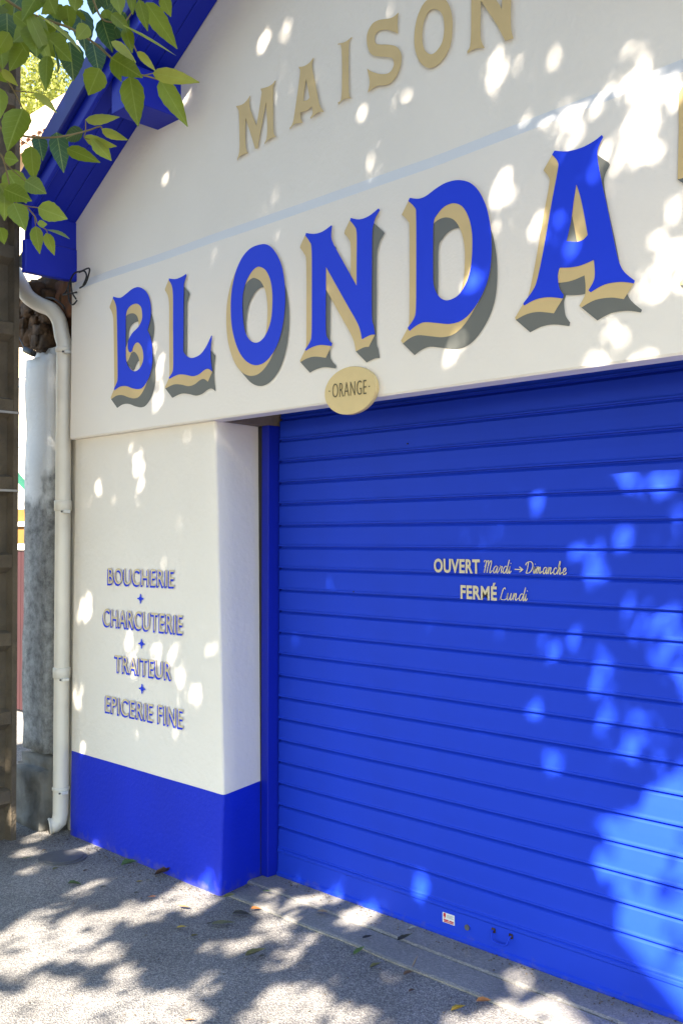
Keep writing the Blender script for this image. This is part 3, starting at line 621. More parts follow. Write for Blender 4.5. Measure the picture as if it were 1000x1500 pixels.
# ------------------------------------------------------------ things behind, seen through the gap
fg = empty('maroon_gate', (-8.5, 1.6, 0), 'maroon metal gate standing in the sun beyond the gate pillar', 'gate')
x0_, x1_ = -10.4, -7.2
gy = 1.6; n_ = 9
for k in range(n_):
    a = lerp(x0_, x1_, k/n_); box('panel', (a+.004, gy, .03), (lerp(x0_, x1_, (k+1)/n_)-.004, gy+.03, 1.50), MAROON, fg, .006)
box('rail', (x0_, gy-.02, 1.502), (x1_, gy+.04, 1.56), WHITE, fg)
ow = empty('ochre_kiosk', (-8.9, 2.3, 0), 'ochre and cream painted kiosk wall behind the maroon gate', 'kiosk')
box('wall', (-12.5, 2.4, 0), (-8.0, 3.4, 1.93), OCHRE, ow); box('cornice', (-12.5, 2.36, 1.74), (-7.97, 2.398, 1.79), WHITE, ow)
box('wall', (-12.5, 2.5, 1.931), (-8.0, 3.4, 2.12), WHITE, ow)
gx = PY(20, 690, 2.3); gx2 = PY(38, 712, 2.3)
mesh('awning_edge', [tuple(gx), tuple(gx2), tuple(gx2-np.array((0, 0, .06))), tuple(gx-np.array((.05, 0, .045))),
              *(tuple(p+np.array((0, .05, 0))) for p in (gx, gx2, gx2-np.array((0, 0, .06)), gx-np.array((.05, 0, .045))))],
     [(0, 1, 2, 3), (4, 7, 6, 5), (0, 4, 5, 1), (2, 6, 7, 3)], GREEN, ow)
# railing
rl = empty('thin_railing', (-9, 2.6, 2.12), 'thin wire railing on top of the pale wall between pole and pillar', 'railing')
for px in (9, 26.5, 44):
    a = PY(px, 660, 2.6); tube('post', [(a[0], 2.6, 2.12), (a[0], 2.6, PY(26, 555, 2.6)[2])], .010, MAST, rl, 6)
for py_ in (555, 567, 655):
    z = PY(26, py_, 2.6)[2]; tube('rail', [(-12, 2.6, z), (-8.0, 2.6, z-.0)], .009, MAST, rl, 6)
# cream house with tiled roof
hs = empty('cream_house', (-14, 9, 0), 'sunlit cream house with pale tiled roof beyond the gate pillar', 'house')
box('wall', (-44, 8, 0), (-9.0, 14, PY(40, 215, 8)[2]-.02), CREAMW, hs)
ez = PY(40, 215, 7.7)[2]; rz_ = PY(40, 166, 10.5)[2]
def rp(x, t): return np.array((x, lerp(7.6, 10.6, t), lerp(ez, rz_, t)))
mesh('roof', [rp(-44.3, 0), rp(-8.7, 0), rp(-8.7, 1), rp(-44.3, 1), rp(-44.3, 0)-np.array((0, 0, .15)), rp(-8.7, 0)-np.array((0, 0, .15)), rp(-8.7, 1)-np.array((0, 0, .3)), rp(-44.3, 1)-np.array((0, 0, .3))],
     [(0, 1, 2, 3), (7, 6, 5, 4), (0, 4, 5, 1), (1, 5, 6, 2), (3, 2, 6, 7)], TILE, hs)
# barrel tiles: one shared mesh, laid on the part of the slope the gap shows
tv = []; tf = []
for j in range(2):
    for k in range(5):
        a = math.pi*k/4; r = .11-.015*j; tv.append((r*math.cos(a), j*.42, r*math.sin(a)*.7))
for k in range(4): tf.append((k, k+1, k+6, k+5))
tm = bpy.data.meshes.new('roof_tile'); tm.from_pydata(tv, [], tf); tm.materials.append(TILE)
pitch = math.atan2(rz_-ez, 3.0); roff = Vector(hs.location)
TX0 = float(PY(2, 190, 9)[0])
for i in range(36):
    for j in range(8):
        x = TX0+i*.25; p = rp(x, j*.38/3.0/1.0*math.cos(pitch))
        o = bpy.data.objects.new('roof_tile', tm); COL.objects.link(o); o.parent = hs; o.location = Vector(p)-roff+Vector((0, 0, .01+.02*random.random())); o.rotation_euler = (pitch, 0, random.uniform(-.03, .03))
for (xa) in (-12.5, -15.5):
    w = box('window', (xa-.5, 7.97, 2.2), (xa+.5, 8.02, 3.6), WHITE, hs); box('pane', (xa-.42, 7.955, 2.28), (xa+.42, 7.968, 3.52), mat('dark_glass', (.02, .025, .03), .1), w)
ms = empty('roof_mast', tuple(PD(115, 130, 12)), 'blue grey flue pipe rising behind the shop roof edge', 'pipe')
a = PD(115, 140, 12); tube('pipe', [a-np.array((0, 0, 5.4)), a+np.array((0, 0, 1.2))], .028, MAST, ms, 10); tube('cap', [a+np.array((0, 0, 1.2)), a+np.array((0, 0, 1.28))], .045, MAST, ms, 10)

# ------------------------------------------------------------ leaves
def leaf_geo(L, w, curl=.12, fold=.25, n=7, serr=.03, rnd=random):
    """leaf along +Y, normal +Z; returns verts, faces, uvs"""
    vs = []; uv = []; fs = []
    droop = curl
    for i in range(n+1):
        t = i/n; ww = w*.5*(math.sin(math.pi*min(1, t**.72))**.85)*(1-.22*t) if 0 < i < n else .001
        if 0 < i < n: ww *= 1+serr*(1 if i % 2 else -1)
        z = -droop*L*t*t; y = L*t
        vs += [(-ww, y, z+fold*ww), (0, y, z), (ww, y, z+fold*ww)]
        h = ww/w if w else 0
        uv += [(.5-h, t), (.5, t), (.5+h, t)]
    for i in range(n):
        a = 3*i; fs += [(a, a+1, a+4, a+3), (a+1, a+2, a+5, a+4)]
    return vs, fs, uv
def leaf_mesh(name, L, w, m, **k):
    vs, fs, uv = leaf_geo(L, w, **k); me = bpy.data.meshes.new(name); me.from_pydata(vs, [], fs)
    ul = me.uv_layers.new(name='UVMap')
    for lp in me.loops: ul.data[lp.index].uv = uv[lp.vertex_index]
    me.materials.append(m); me.polygons.foreach_set('use_smooth', [True]*len(me.polygons)); return me

tree = empty('street_tree', (2.6, -6.6, -.13), 'leafy street tree whose green branch hangs into the upper left corner', 'tree')
tube('trunk', smoothline([(2.6, -6.6, -.2), (2.62, -6.6, 1.2), (2.45, -6.45, 2.6), (2.2, -6.4, 3.6)], 6), [lerp(.26, .17, i/18) for i in range(19)], BARK, tree, 14)
def limb(pts, r0, r1, m=BARK):
    p = smoothline(pts, 6); return tube('limb', p, [lerp(r0, r1, i/(len(p)-1)) for i in range(len(p))], m, tree, 8)
limb([(2.2, -6.4, 3.5), (1.0, -6.0, 4.6), (-1.0, -5.2, 5.4), (-2.6, -3.9, 5.0), (-3.3, -2.7, 4.3), (-3.2, -2.1, 3.75)], .13, .018)
limb([(2.2, -6.4, 3.5), (1.6, -6.6, 5.5), (.4, -6.8, 7.2), (-.8, -7, 8.6)], .13, .03)
limb([(1.0, -6.0, 4.6), (-.6, -6.4, 6.0), (-2.2, -6.6, 7.2), (-3.6, -6.4, 7.8)], .08, .02)
limb([(2.3, -6.4, 3.2), (.9, -6.9, 3.9), (-1.2, -6.8, 4.3), (-3.2, -6.0, 4.6)], .08, .02)
limb([(2.25, -6.4, 3.5), (3.2, -6.2, 5.2), (3.6, -6.8, 6.8)], .10, .03)

# the hanging branch, leaf by leaf
CR = 2.9412
FL = [(65,20,50,140,110,2),(100,210,45,300,70,0),(205,240,195,380,60,0),(120,50,230,290,60,0),(150,110,160,240,110,0),(170,70,360,200,30,1),(345,40,370,215,90,2),(300,180,320,345,100,2),
(440,80,480,215,75,2),(400,180,430,310,85,2),(430,295,380,410,95,0),(530,110,755,235,35,1),(630,10,760,205,75,0),(600,0,635,130,50,0),(700,-20,735,70,50,0),(480,250,605,325,90,0),
(480,180,590,260,40,1),(590,225,675,300,35,1),(660,315,850,350,60,1),(690,345,803,530,75,0),(560,330,595,540,95,0),(490,270,520,345,45,0),(370,515,515,510,30,1),(440,555,550,605,30,1),
(365,595,500,630,35,1),(400,600,480,690,60,0),(290,640,425,695,55,0),(245,570,275,740,75,2),(360,565,270,600,60,2),(100,470,30,635,110,0),(165,585,185,685,60,2),(135,630,145,775,75,0),
(30,735,115,870,95,0),(110,780,200,830,75,0),(165,895,290,940,80,0),(155,975,170,1090,52,0),(200,1005,235,1098,42,0),(205,990,300,1020,30,0),(165,965,205,965,30,0),(60,875,110,990,80,0),
(20,680,80,690,60,0),(20,800,20,940,80,0),(0,980,20,1050,50,0),(10,300,75,370,30,1),(150,400,245,480,35,1),(0,380,5,500,60,0),(230,200,262,310,25,2),(250,0,180,60,60,0),(200,-30,240,60,70,0),
(330,-20,320,50,60,0),(420,-40,400,60,70,2),(500,-30,520,60,60,0),(480,60,560,130,50,0),(560,-40,575,60,40,0),(540,120,570,220,50,0),(450,40,470,110,50,0),(90,-20,30,60,80,2),(30,-10,0,60,80,2),
(250,110,160,130,60,0),(250,130,260,200,80,2),(130,120,60,180,70,0),(380,110,330,170,60,0),(150,-30,130,60,80,0),(290,20,300,130,70,0),(40,140,-20,240,70,0),(230,30,290,90,60,0),(60,60,130,120,60,0),
(-60,200,-30,330,90,0),(-70,600,-30,720,90,0),(380,-120,360,-20,80,0),(120,-140,130,-40,90,0),(560,-150,600,-60,80,0),(480,-160,450,-60,80,2),(660,-140,700,-50,70,0)]
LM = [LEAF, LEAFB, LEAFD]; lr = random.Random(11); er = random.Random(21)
for k in range(20):
    bx = er.uniform(-40, 540); by = er.uniform(-60, 190-.18*max(bx, 0)); a_ = er.gauss(1.35, .6); l_ = er.uniform(95, 160)
    FL.append((bx, by, bx+l_*math.cos(a_), by+l_*math.sin(a_), er.choice((35, 60, 70, 85, 95)), er.choice((0, 0, 0, 2, 2))))
for k in range(3):
    bx = er.uniform(-60, 40); by = er.uniform(180, 900); a_ = er.gauss(1.3, .5); l_ = er.uniform(95, 150)
    FL.append((bx, by, bx+l_*math.cos(a_), by+l_*math.sin(a_), er.choice((60, 75, 90)), er.choice((0, 0, 2)))); troot = Vector(tree.location)
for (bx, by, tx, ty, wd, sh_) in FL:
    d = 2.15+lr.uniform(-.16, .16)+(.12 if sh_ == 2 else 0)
    A = PD(bx/CR, by/CR, d); B = PD(tx/CR, ty/CR, d+lr.uniform(-.03, .03))
    L_ = float(np.linalg.norm(B-A)); w_ = wd/CR/F*d*1.2
    Yax = Vector((B-A)/L_); view = Vector(CAM-(A+B)/2).normalized()
    ang = lr.uniform(-.5, .5); face = (view+Vector(ZV)*.25+Vector(RV)*ang*.6).normalized()
    Xax = Yax.cross(face).normalized(); Zax = Xax.cross(Yax).normalized()
    real_w = max(w_, L_*.5) if wd < 45 else w_
    if wd < 45:                                             # seen nearly edge on: turn the blade instead of narrowing it
        t = math.acos(max(.2, min(1, w_/real_w)))*(1 if lr.random() < .5 else -1); Xax2 = Xax*math.cos(t)+Zax*math.sin(t); Zax = Xax2.cross(Yax).normalized(); Xax = Xax2
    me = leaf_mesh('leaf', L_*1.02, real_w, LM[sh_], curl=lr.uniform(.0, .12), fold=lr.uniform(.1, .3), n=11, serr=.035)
    M4 = Matrix.Identity(4)
    for r in range(3): M4[r][0] = Xax[r]; M4[r][1] = Yax[r]; M4[r][2] = Zax[r]
    o = bpy.data.objects.new('leaf', me); COL.objects.link(o); o.parent = tree; M4.translation = Vector(A)-troot; o.matrix_local = M4
for pts, r in (([(-260,-260),(-120,-120),(60,20),(160,70),(300,120),(400,180),(480,250),(540,310),(620,325),(690,345)], .0028), ([(-120,-120),(-20,120),(-20,250),(60,390),(100,470)], .0022), ([(620,325),(660,315)], .0014),
               ([(-160,360),(-60,480),(20,560),(130,590),(250,590),(370,565),(430,545),(440,555)], .0022), ([(370,565),(370,515)], .0012), ([(370,565),(365,595),(400,600)], .0012), ([(-100,560),(-10,650),(20,700),(60,860),(110,885),(165,895)], .0018),
               ([(110,885),(150,930),(165,965),(200,990),(205,1005)], .0013), ([(150,930),(155,975)], .0011), ([(300,-220),(380,-60),(440,80),(530,110),(590,225)], .0022), ([(530,110),(600,0),(640,-100)], .0016), ([(60,390),(150,400)], .0012),
               ([(20,560),(135,630)], .0014), ([(20,700),(110,780)], .0012)):
    p = smoothline([PD(x/CR, y/CR, 2.16+.02*math.sin(x*.02)) for x, y in pts], 5)
    tube('twig', p, [lerp(r*1.3, r*.7, i/(len(p)-1)) for i in range(len(p))], TWIG, tree, 6)
j = PD(-260/CR, -260/CR, 2.16); limb([(-3.2, -2.1, 3.75), tuple(PD(-160, -190, 2.3)), tuple(j)], .016, .0045); limb([(-3.2, -2.1, 3.75), tuple(PD(-150, 20, 2.3)), tuple(PD(-160/CR, 360/CR, 2.16))], .012, .004)
limb([(-3.3, -2.7, 4.3), (-2.4, -2.2, 3.9), tuple(PD(300/CR, -220/CR, 2.16))], .012, .004)

# the crown: leaves fill the volume between the sun and the street front, with gaps where the photograph's dapples fall
lit = []      # (cx,cy,rx,ry,angle) in photo pixels
def add(org, sc, items):
    for it in items:
        cx, cy, rx, ry = it[:4]; an = it[4] if len(it) > 4 else 0
        lit.append((org[0]+cx/sc, org[1]+cy/sc, rx/sc, ry/sc, rad(an)))
add((0, 1180), 2, [(245,248,55,10,-25),(150,310,35,10,-10),(100,185,35,8,-12),(72,138,28,8,-12),(360,488,40,14,-15),(640,410,35,10,-10),(300,435,55,22,-15),(600,530,50,12,-10),(110,90,35,10,-15),(250,130,35,8,-15),
  (797,268,20,14),(785,305,20,12),(805,355,70,30,-30),(710,410,35,14,-15),(880,395,45,14,-10),(835,450,50,18,-25),(950,280,30,14,-10),(880,290,20,12)])
add((380, 1200), 1.613, [(240,235,45,20,-5),(150,190,25,8),(295,380,18,8),(200,378,12,8),(615,385,28,20,-20),(470,450,20,10),(230,465,45,18,-10),(80,440,70,35,-20),(615,80,18,35),(380,160,12,18),(190,170,10,22),(630,290,15,28)])
add((780, 600), 2.143, [(315,170,30,30),(300,205,28,20),(395,230,28,28),(450,140,18,20),(458,325,15,22),(285,385,18,28),(130,435,15,15),(205,460,30,25),(190,510,22,28),(290,655,22,50),(300,740,16,30),(370,655,45,22),(430,680,30,45),(440,720,35,20),
  (225,830,28,38),(205,770,22,22),(140,705,22,18),(55,750,22,22),(270,780,30,30),(390,800,24,30),(350,960,50,45),(330,1030,40,50),(445,960,50,60),(460,880,35,60),(235,1090,20,16),(230,975,12,20),(55,1085,18,18),(180,1225,12,25),(60,160,8,18)])
add((0, 0), 1, [(452,848,5,6),(480,860,3,7),(428,787,4,4),(200,690,11,26),(222,660,7,9),(118,892,6,13),(140,708,4,11),(186,716,5,9),(116,1012,6,13),(116,1092,6,8),(66,1150,3,18),(335,930,8,5,40),(368,945,9,4,45),(302,1292,11,13),(240,265,4,9)])
add((130, 330), 3.226, [(190,165,9,22),(252,170,9,20),(112,300,12,10),(112,450,10,18),(365,120,8,15),(340,680,20,55),(330,840,14,45),(0,650,12,22)])
add((130, 800), 3.704, [(630,150,16,40),(590,420,14,30),(652,510,16,32),(205,480,22,35),(245,490,15,35),(345,570,32,45),(205,590,22,50),(430,600,22,30),(470,710,22,45),(545,800,50,60),(240,970,15,25)])
add((420, 180), 1.724, [(700,25,36,30),(555,160,26,42),(545,200,20,28),(630,270,16,32),(905,85,15,22),(850,50,10,20),(905,10,25,20),(925,295,12,20),(980,380,50,75),(950,440,35,40),(990,215,20,25),(910,420,18,25),(850,550,18,30),
  (575,575,14,22),(425,575,12,32),(755,145,20,32),(775,225,16,18),(680,275,20,18),(705,320,13,20),(740,320,12,16),(805,375,14,18),(470,415,16,20),(735,245,10,12)])
add((330, 0), 1.4925, [(585,130,9,20),(625,115,9,13),(728,95,8,16),(825,65,7,12),(830,140,26,14,-45),(880,105,10,10),(875,175,14,22),(910,215,24,28),(925,260,28,32),(965,210,20,30),(920,340,11,16),(685,240,26,30),(740,290,30,38),
  (650,265,16,10),(640,175,8,13),(570,190,8,26),(735,220,9,14),(790,240,14,18),(870,305,9,20),(833,205,11,18),(565,290,8,11),(130,75,8,20),(80,85,8,14),(390,180,9,16),(490,290,6,12),(330,320,7,13)])
fl = random.Random(31)
for k in range(80):                     # small stray flecks, thicker towards the right
    cx = 1000-880*fl.random()**1.5; cy = fl.uniform(0, 1150)
    if 400 < cx and cy > 600 and cx < 640: continue
    if cx < 400 and cy > 620 and fl.random() < .5: continue
    r_ = fl.uniform(2.6, 6); lit.append((cx, cy, r_, r_*fl.uniform(1.1, 2), rad(fl.uniform(-20, 20))))
out = []
for (cx, cy, rx, ry, a) in lit:          # wide openings are clusters of small gaps between leaves
    if max(rx, ry) < 13 or cy > 1180: out.append((cx, cy, rx, ry, a)); continue
    for k in range(int(2+rx*ry/75)):
        th = fl.uniform(0, 6.283); q = math.sqrt(fl.random()); u = rx*q*math.cos(th)*1.05; v = ry*q*math.sin(th)*1.05
        r_ = fl.uniform(3.2, 7); out.append((cx+u*math.cos(a)-v*math.sin(a), cy+u*math.sin(a)+v*math.cos(a), r_, r_*fl.uniform(1.2, 1.9), rad(fl.uniform(-25, 25))))
lit = np.array(out)
polys = [np.array(p, float) for p in (
  [(1060,1085),(1005,1125),(970,1150),(940,1165),(925,1190),(900,1205),(890,1225),(885,1260),(900,1290),(915,1330),(920,1370),(905,1385),(915,1420),(900,1450),(870,1455),(840,1462),(790,1470),(740,1478),(690,1485),(660,1505),(600,1700),(2500,1700),(2500,850),(1400,980)],
  [(x/2, 1180+y/2) for x, y in ((-60,400),(0,380),(100,340),(180,345),(260,322),(350,305),(430,290),(470,268),(540,242),(600,235),(632,256),(570,290),(500,315),(440,330),(400,330),(340,350),(310,380),(260,385),(215,420),(215,440),(130,460),(60,475),(30,500),(-60,530))],
  [(x/2, 1180+y/2) for x, y in ((-60,570),(60,560),(130,520),(240,495),(210,520),(160,560),(190,575),(260,550),(300,530),(400,520),(380,550),(440,555),(520,560),(580,590),(570,700),(-60,700))],
  [(x/2, 1180+y/2) for x, y in ((720,610),(760,580),(830,545),(870,540),(870,590),(900,545),(930,560),(925,590),(980,570),(985,600),(940,620),(910,700),(720,700))])]
def inpoly(P, x, y):
    c = np.zeros(len(x), bool); n = len(P)
    for i in range(n):
        x1, y1 = P[i]; x2, y2 = P[i-1]
        with np.errstate(divide='ignore', invalid='ignore'):
            c ^= ((y1 > y) != (y2 > y)) & (x < (x2-x1)*(y-y1)/(y2-y1+1e-12)+x1)
    return c
def land(P):
    """where the sun ray through each point meets the scene: px, py"""
    tg = P[:, 2]/SD[2]; G = P-SD*tg[:, None]
    tf = (P[:, 1]+.02)/SD[1]; Fq = P-SD*tf[:, None]
    ts = (P[:, 1]-.345)/SD[1]; Sq = P-SD*ts[:, None]
    hit_f = (G[:, 1] > -.02) & ((Fq[:, 0] < -3.58) | (Fq[:, 2] > 2.14))
    hit_s = (~hit_f) & (G[:, 1] > .345)
    Q = np.where(hit_f[:, None], Fq, np.where(hit_s[:, None], Sq, G))
    D = Q-CAM; dv = D@VV; ok = dv > .2; dv = np.where(ok, dv, 1)
    return np.where(ok, 500+F*(D@RV)/dv, -9e3), np.where(ok, 750-F*(D@UV)/dv, 9e3), Q
def litmask(P, dice):
    x, y, Q = land(P); m = np.zeros(len(x), bool)
    wob = np.sin(x*.31+2*np.sin(y*.17))*np.cos(y*.27+1.7*np.sin(x*.21))
    xp_ = x+11*np.sin(y*.085+1.5*np.sin(x*.06))+6*np.sin(y*.23+x*.11); yp_ = y+8*np.sin(x*.09+y*.05)+4*np.sin(x*.24)
    for cx, cy, rx, ry, a in lit:
        SF = 1.0 if (cx > 780 and cy > 600) or cy > 1180 else (.88 if max(rx, ry) > 18 else .66 if cx < 420 else .8)
        dx = x-cx; dy = y-cy; u = (dx*math.cos(a)+dy*math.sin(a))/(rx*SF+.3); v = (-dx*math.sin(a)+dy*math.cos(a))/(ry*SF+.3)
        h = (math.sin(cx*12.9+cy*78.2)*43758.5) % 1
        m |= ((u*u+v*v)*(1+.45*wob) < 1) & ((dice > (.08+.2*h if cy > 1180 else .1+.35*h if (cx > 780 and cy > 600) else .14+.42*h)) | (cx < 0))
    for p in polys: m |= inpoly(p, xp_, yp_) & (dice > .05)
    return m
NB, NS = 60000, 150000; NL = NB+NS
# targets: street front (x,z) and ground (x,y) weighted by their share seen from the sun
tx = rng.uniform(-7.0, -.2, NL); s = rng.uniform(-3.0, 3.95, NL)     # s<0: metres of ground in front, s>0: height on the wall
T0 = np.stack([tx, np.where(s < 0, s*1.5, 0), np.where(s > 0, s*1.28, 0)], 1)
dist = rng.uniform(4.3, 7.6, NL)+np.where(s < 0, .4, 0); P = T0+SD*dist[:, None]
keep = (P[:, 2] > 2.45+.2*np.sin(P[:, 0]*2.1)) & (P[:, 1] < -1.2)
# stay out of what the camera sees
D = P-CAM; dv = D@VV; pxx = 500+F*(D@RV)/np.where(abs(dv) < .05, .05, dv); pyy = 750-F*(D@UV)/np.where(abs(dv) < .05, .05, dv)
keep &= ~((dv > .1) & (pxx > -140) & (pxx < 1140) & (pyy > -160) & (pyy < 1700))
small = (np.arange(NL) >= NB)[keep]; P = P[keep]; n = len(P)
Lf = np.where(small, rng.uniform(.045, .07, n), rng.uniform(.10, .14, n)); Wf = Lf*rng.uniform(.58, .72, n)
yax = rng.normal(size=(n, 3))+np.array([0, 0, -.5]); yax /= np.linalg.norm(yax, axis=1)[:, None]
ref = SD*1.3+rng.normal(size=(n, 3))*.5; xax = np.cross(yax, ref); xax /= np.linalg.norm(xax, axis=1)[:, None]; zax = np.cross(xax, yax)
bad = np.zeros(n, bool); dice = np.where(small, rng.uniform(0, 1, n), 1.)
for (u, t) in ((0, .5), (0, .05), (0, .95), (-.45, .4), (.45, .4), (.3, .75), (-.3, .75), (.3, .15), (-.3, .15)):
    bad |= litmask(P+xax*(u*Wf)[:, None]+yax*((t-.5)*Lf)[:, None], dice)
ok = ~bad; P, Lf, Wf, xax, yax, zax = P[ok], Lf[ok], Wf[ok], xax[ok], yax[ok], zax[ok]; n = len(P)
shape = [(0, 0, 0), (-.5, .32, .06), (0, .4, 0), (.5, .32, .06), (-.34, .7, .02), (.34, .7, .02), (0, 1, -.1)]
V = np.zeros((n, 7, 3))
for i, (u, t, w) in enumerate(shape): V[:, i] = P+xax*(u*Wf)[:, None]+yax*((t-.5)*Lf)[:, None]+zax*(w*Lf)[:, None]
fc = np.array([(0, 2, 1), (0, 3, 2), (1, 2, 4), (2, 3, 5), (2, 6, 4), (2, 5, 6)])
me = bpy.data.meshes.new('foliage'); FA = (fc[None]+(np.arange(n)*7)[:, None, None]).reshape(-1)
me.vertices.add(n*7); me.vertices.foreach_set('co', (V.reshape(-1, 3)-np.array(troot)).reshape(-1).astype('f'))
me.loops.add(len(FA)); me.loops.foreach_set('vertex_index', FA.astype('i')); nf = len(FA)//3
me.polygons.add(nf); me.polygons.foreach_set('loop_start', np.arange(nf, dtype='i')*3); me.polygons.foreach_set('loop_total', np.full(nf, 3, 'i')); me.update(calc_edges=True)
ul = me.uv_layers.new(name='UVMap'); SH = np.array([(.5+u, t) for u, t, w in shape]); ul.data.foreach_set('uv', np.tile(SH[fc.reshape(-1)], (n, 1)).reshape(-1).astype('f'))
me.materials.append(LEAFC); o = bpy.data.objects.new('foliage', me); COL.objects.link(o); o.parent = tree; tag(o, kind='stuff')
print('crown leaves', n)

# background trees
def bg_tree(loc, top, R, N, label, L=(.13, .24)):
    t = empty('background_tree', loc, label, 'tree', 'trees behind the cream house')
    tube('trunk', [loc, (loc[0], loc[1], top*.6), (loc[0]+.2, loc[1], top*.9)], [.3, .2, .06], BARK, t, 8)
    r = np.random.default_rng(int(abs(loc[0])*10)); cl = r.normal(size=(90, 3)); cl /= np.linalg.norm(cl, axis=1)[:, None]; cl *= r.uniform(.45, 1, 90)[:, None]
    cl = cl*np.array(R)+np.array((loc[0], loc[1], top-R[2])); k = r.integers(0, 90, N); P = cl[k]+r.normal(size=(N, 3))*np.array(R)*.13
    y = r.normal(size=(N, 3)); y /= np.linalg.norm(y, axis=1)[:, None]; x = np.cross(y, r.normal(size=(N, 3))); x /= np.linalg.norm(x, axis=1)[:, None]; Ls = r.uniform(*L, N)[:, None]
    V = np.stack([P-y*Ls*.5, P-x*Ls*.3, P+y*Ls*.5, P+x*Ls*.3], 1)-np.array(loc)
    fs = (np.array([[0, 1, 2, 3]])+(np.arange(N)*4)[:, None]).tolist(); m_ = bpy.data.meshes.new('crown'); m_.from_pydata(V.reshape(-1, 3).tolist(), [], fs); m_.uv_layers.new(name='UVMap')
    m_.materials.append(LEAFY); o = bpy.data.objects.new('crown', m_); COL.objects.link(o); o.parent = t
c = PD(50, 130, 40); bg_tree((float(c[0]), float(c[1]), 0), float(PD(50, 62, 40)[2]), (2.5, 2.5, 3.7), 14000, 'sunlit yellow green tree rising over the pale tiled roof')
c = PD(94, 170, 38); bg_tree((float(c[0]), float(c[1]), 0), float(PD(94, 128, 38)[2]), (1.2, 1.2, 2.0), 6000, 'smaller yellow green tree against the blue verge of the shop')

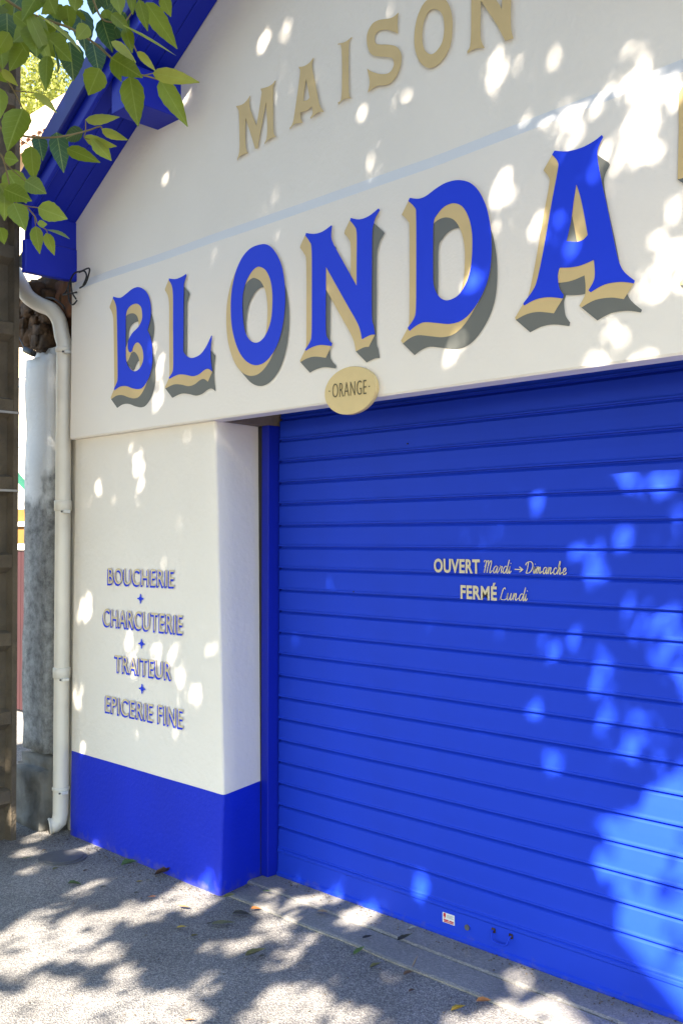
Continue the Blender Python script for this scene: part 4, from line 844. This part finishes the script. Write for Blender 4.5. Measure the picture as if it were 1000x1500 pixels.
# ------------------------------------------------------------ pavement details
cv = empty('utility_cover', tuple(PG(92, 1257)), 'round dark iron cover set in the pavement near the downpipe', 'utility cover')
c = PG(92, 1257); 
for nm, r0, z0, z1, m_ in (('frame', .118, .001, .006, IRON), ('lid', .100, .0062, .010, IRON)):
    vs, fs = tube_geo([(c[0], c[1], z0), (c[0], c[1], z1)], r0, 28); mesh(nm, vs, fs, m_, cv)
LC = {'yellow': (.50, .34, .04), 'orange': (.45, .17, .05), 'brown': (.13, .07, .045), 'green': (.07, .13, .03), 'tan': (.38, .25, .13), 'olive': (.16, .15, .05), 'dark': (.035, .03, .025), 'pale': (.45, .44, .38)}
LCM = {k: leaf_mat('dry_leaf_'+k, c, tuple(x*.7 for x in c), c, .1) for k, c in LC.items()}
FALL = [(190,1267,'green',22,'green fallen leaf against the foot of the blue plinth'),(243,1281,'brown',30,'large curled brown leaf at the foot of the blue plinth'),(205,1293,'yellow',9,'small yellow leaf on the shaded asphalt near the plinth'),
(220,1290,'pale',8,'tiny pale leaf beside the large curled brown leaf'),(40,1259,'green',13,'small green leaf on the asphalt between pole and downpipe'),(66,1246,'brown',7,'tiny reddish leaf near the mouth of the downpipe'),(82,1273,'olive',9,'small olive leaf below the round iron cover'),
(223,1316,'orange',13,'orange leaf on the sunlit streak left of the plinth corner'),(266,1360,'yellow',15,'bright yellow leaf on the open asphalt'),(285,1372,'olive',11,'small olive leaf right of the bright yellow one'),(328,1355,'olive',32,'long narrow olive leaf on the asphalt before the plinth corner'),
(308,1354,'dark',10,'small dark leaf left of the long olive leaf'),(354,1341,'dark',26,'long dark leaf on the edge of the concrete apron'),(375,1333,'orange',14,'orange leaf touching the sunlit patch on the concrete apron'),(336,1315,'olive',16,'olive leaf right under the plinth corner'),
(391,1308,'green',14,'thin green leaf on the concrete by the shutter rail'),(472,1337,'tan',17,'tan leaf on the concrete apron close to the shutter bottom'),(374,1401,'olive',28,'wide grey green leaf on the asphalt below the sunlit patches'),(278,1495,'orange',15,'orange leaf at the bottom edge of the picture'),
(110,1296,'green',18,'dark green leaf on the asphalt left of the sun streaks'),(152,1300,'dark',10,'small dark leaf beside the elongated sun fleck'),(538,1375,'dark',14,'curled black leaf on the concrete apron'),(526,1396,'green',18,'green leaf on the edge between apron and asphalt'),
(609,1421,'tan',22,'tan leaf standing upright on the apron edge'),(598,1428,'brown',14,'brown leaf beside the tan one on the apron edge'),(708,1470,'orange',20,'orange tan leaf at the lower right of the apron'),(671,1481,'yellow',20,'yellow leaf lying at the lower right edge of the picture'),
(604,1361,'pale',10,'pale leaf right under the shutter bottom bar'),(550,1417,'olive',16,'olive brown leaf on the asphalt below the apron'),(603,1452,'brown',10,'small brown leaf among asphalt shadows at lower centre'),(592,1378,'dark',22,'dark twig like leaf in the middle of the concrete apron'),
(385,1401,'dark',9,'tiny dark leaf next to the wide grey green leaf'),(126,1276,'brown',7,'tiny brown leaf on the asphalt left of the green one'),(200,1309,'dark',8,'tiny dark leaf above the sun streak'),(269,1331,'tan',18,'tan leaf lying in the bright sun streak')]
fr = random.Random(5)
for (px, py, k, wpx, lab) in FALL:
    p = PG(px, py, .016 if py < 1310+.40*(px-330)+4 and px > 335 else .004); d = float((p-CAM)@VV); L_ = wpx/F*d*1.12
    me = leaf_mesh('fallen_leaf', L_, L_*(.45 if 'long' in lab or 'thin' in lab or 'twig' in lab else .6)*fr.uniform(.8, 1), LCM[k], curl=fr.uniform(-.3, .1), fold=fr.uniform(.2, .9), n=7, serr=.06)
    me.transform(Matrix.Translation((0, -L_/2, 0)))
    o = bpy.data.objects.new('fallen_leaf', me); COL.objects.link(o)
    a = TH+fr.uniform(-.5, .5)-math.pi/2; up_ = 1.0 if 'upright' in lab else (fr.uniform(-.12, .2))
    o.rotation_euler = (up_, fr.uniform(-.25, .25), a); o.location = (p[0], p[1], p[2]+L_*(.45 if 'upright' in lab else .10)); tag(o, lab, 'leaf', 'fallen leaves on the pavement')
# fine grit and leaf crumbs along the foot of the walls
gv = []; gf = []
for k in range(900):
    if k < 380: x = fr.uniform(-5.3, -3.6); y = -abs(fr.gauss(0, .07))-.008
    elif k < 640: x = fr.uniform(-3.55, -.9); y = .335-abs(fr.gauss(0, .05))
    else: x = fr.uniform(-5, -1.5); y = fr.uniform(-1.6, .0)
    z = .0145 if y > .04 else .002; s = fr.uniform(.002, .007); a = fr.uniform(0, 6.3); o = len(gv)
    for q in ((1, 0, 0), (-.4, .7, .0), (-.5, -.7, .0), (0, 0, .6)): gv.append((x+s*(q[0]*math.cos(a)-q[1]*math.sin(a)), y+s*(q[0]*math.sin(a)+q[1]*math.cos(a)), z+s*q[2]))
    gf += [(o, o+1, o+3), (o+1, o+2, o+3), (o+2, o, o+3)]
tag(mesh('grit', gv, gf, mat('grit_brown', (.13, .10, .07), .95, var=.6, vscale=20)), 'fine grit and leaf crumbs gathered along the foot of the walls', 'grit', kind='stuff')
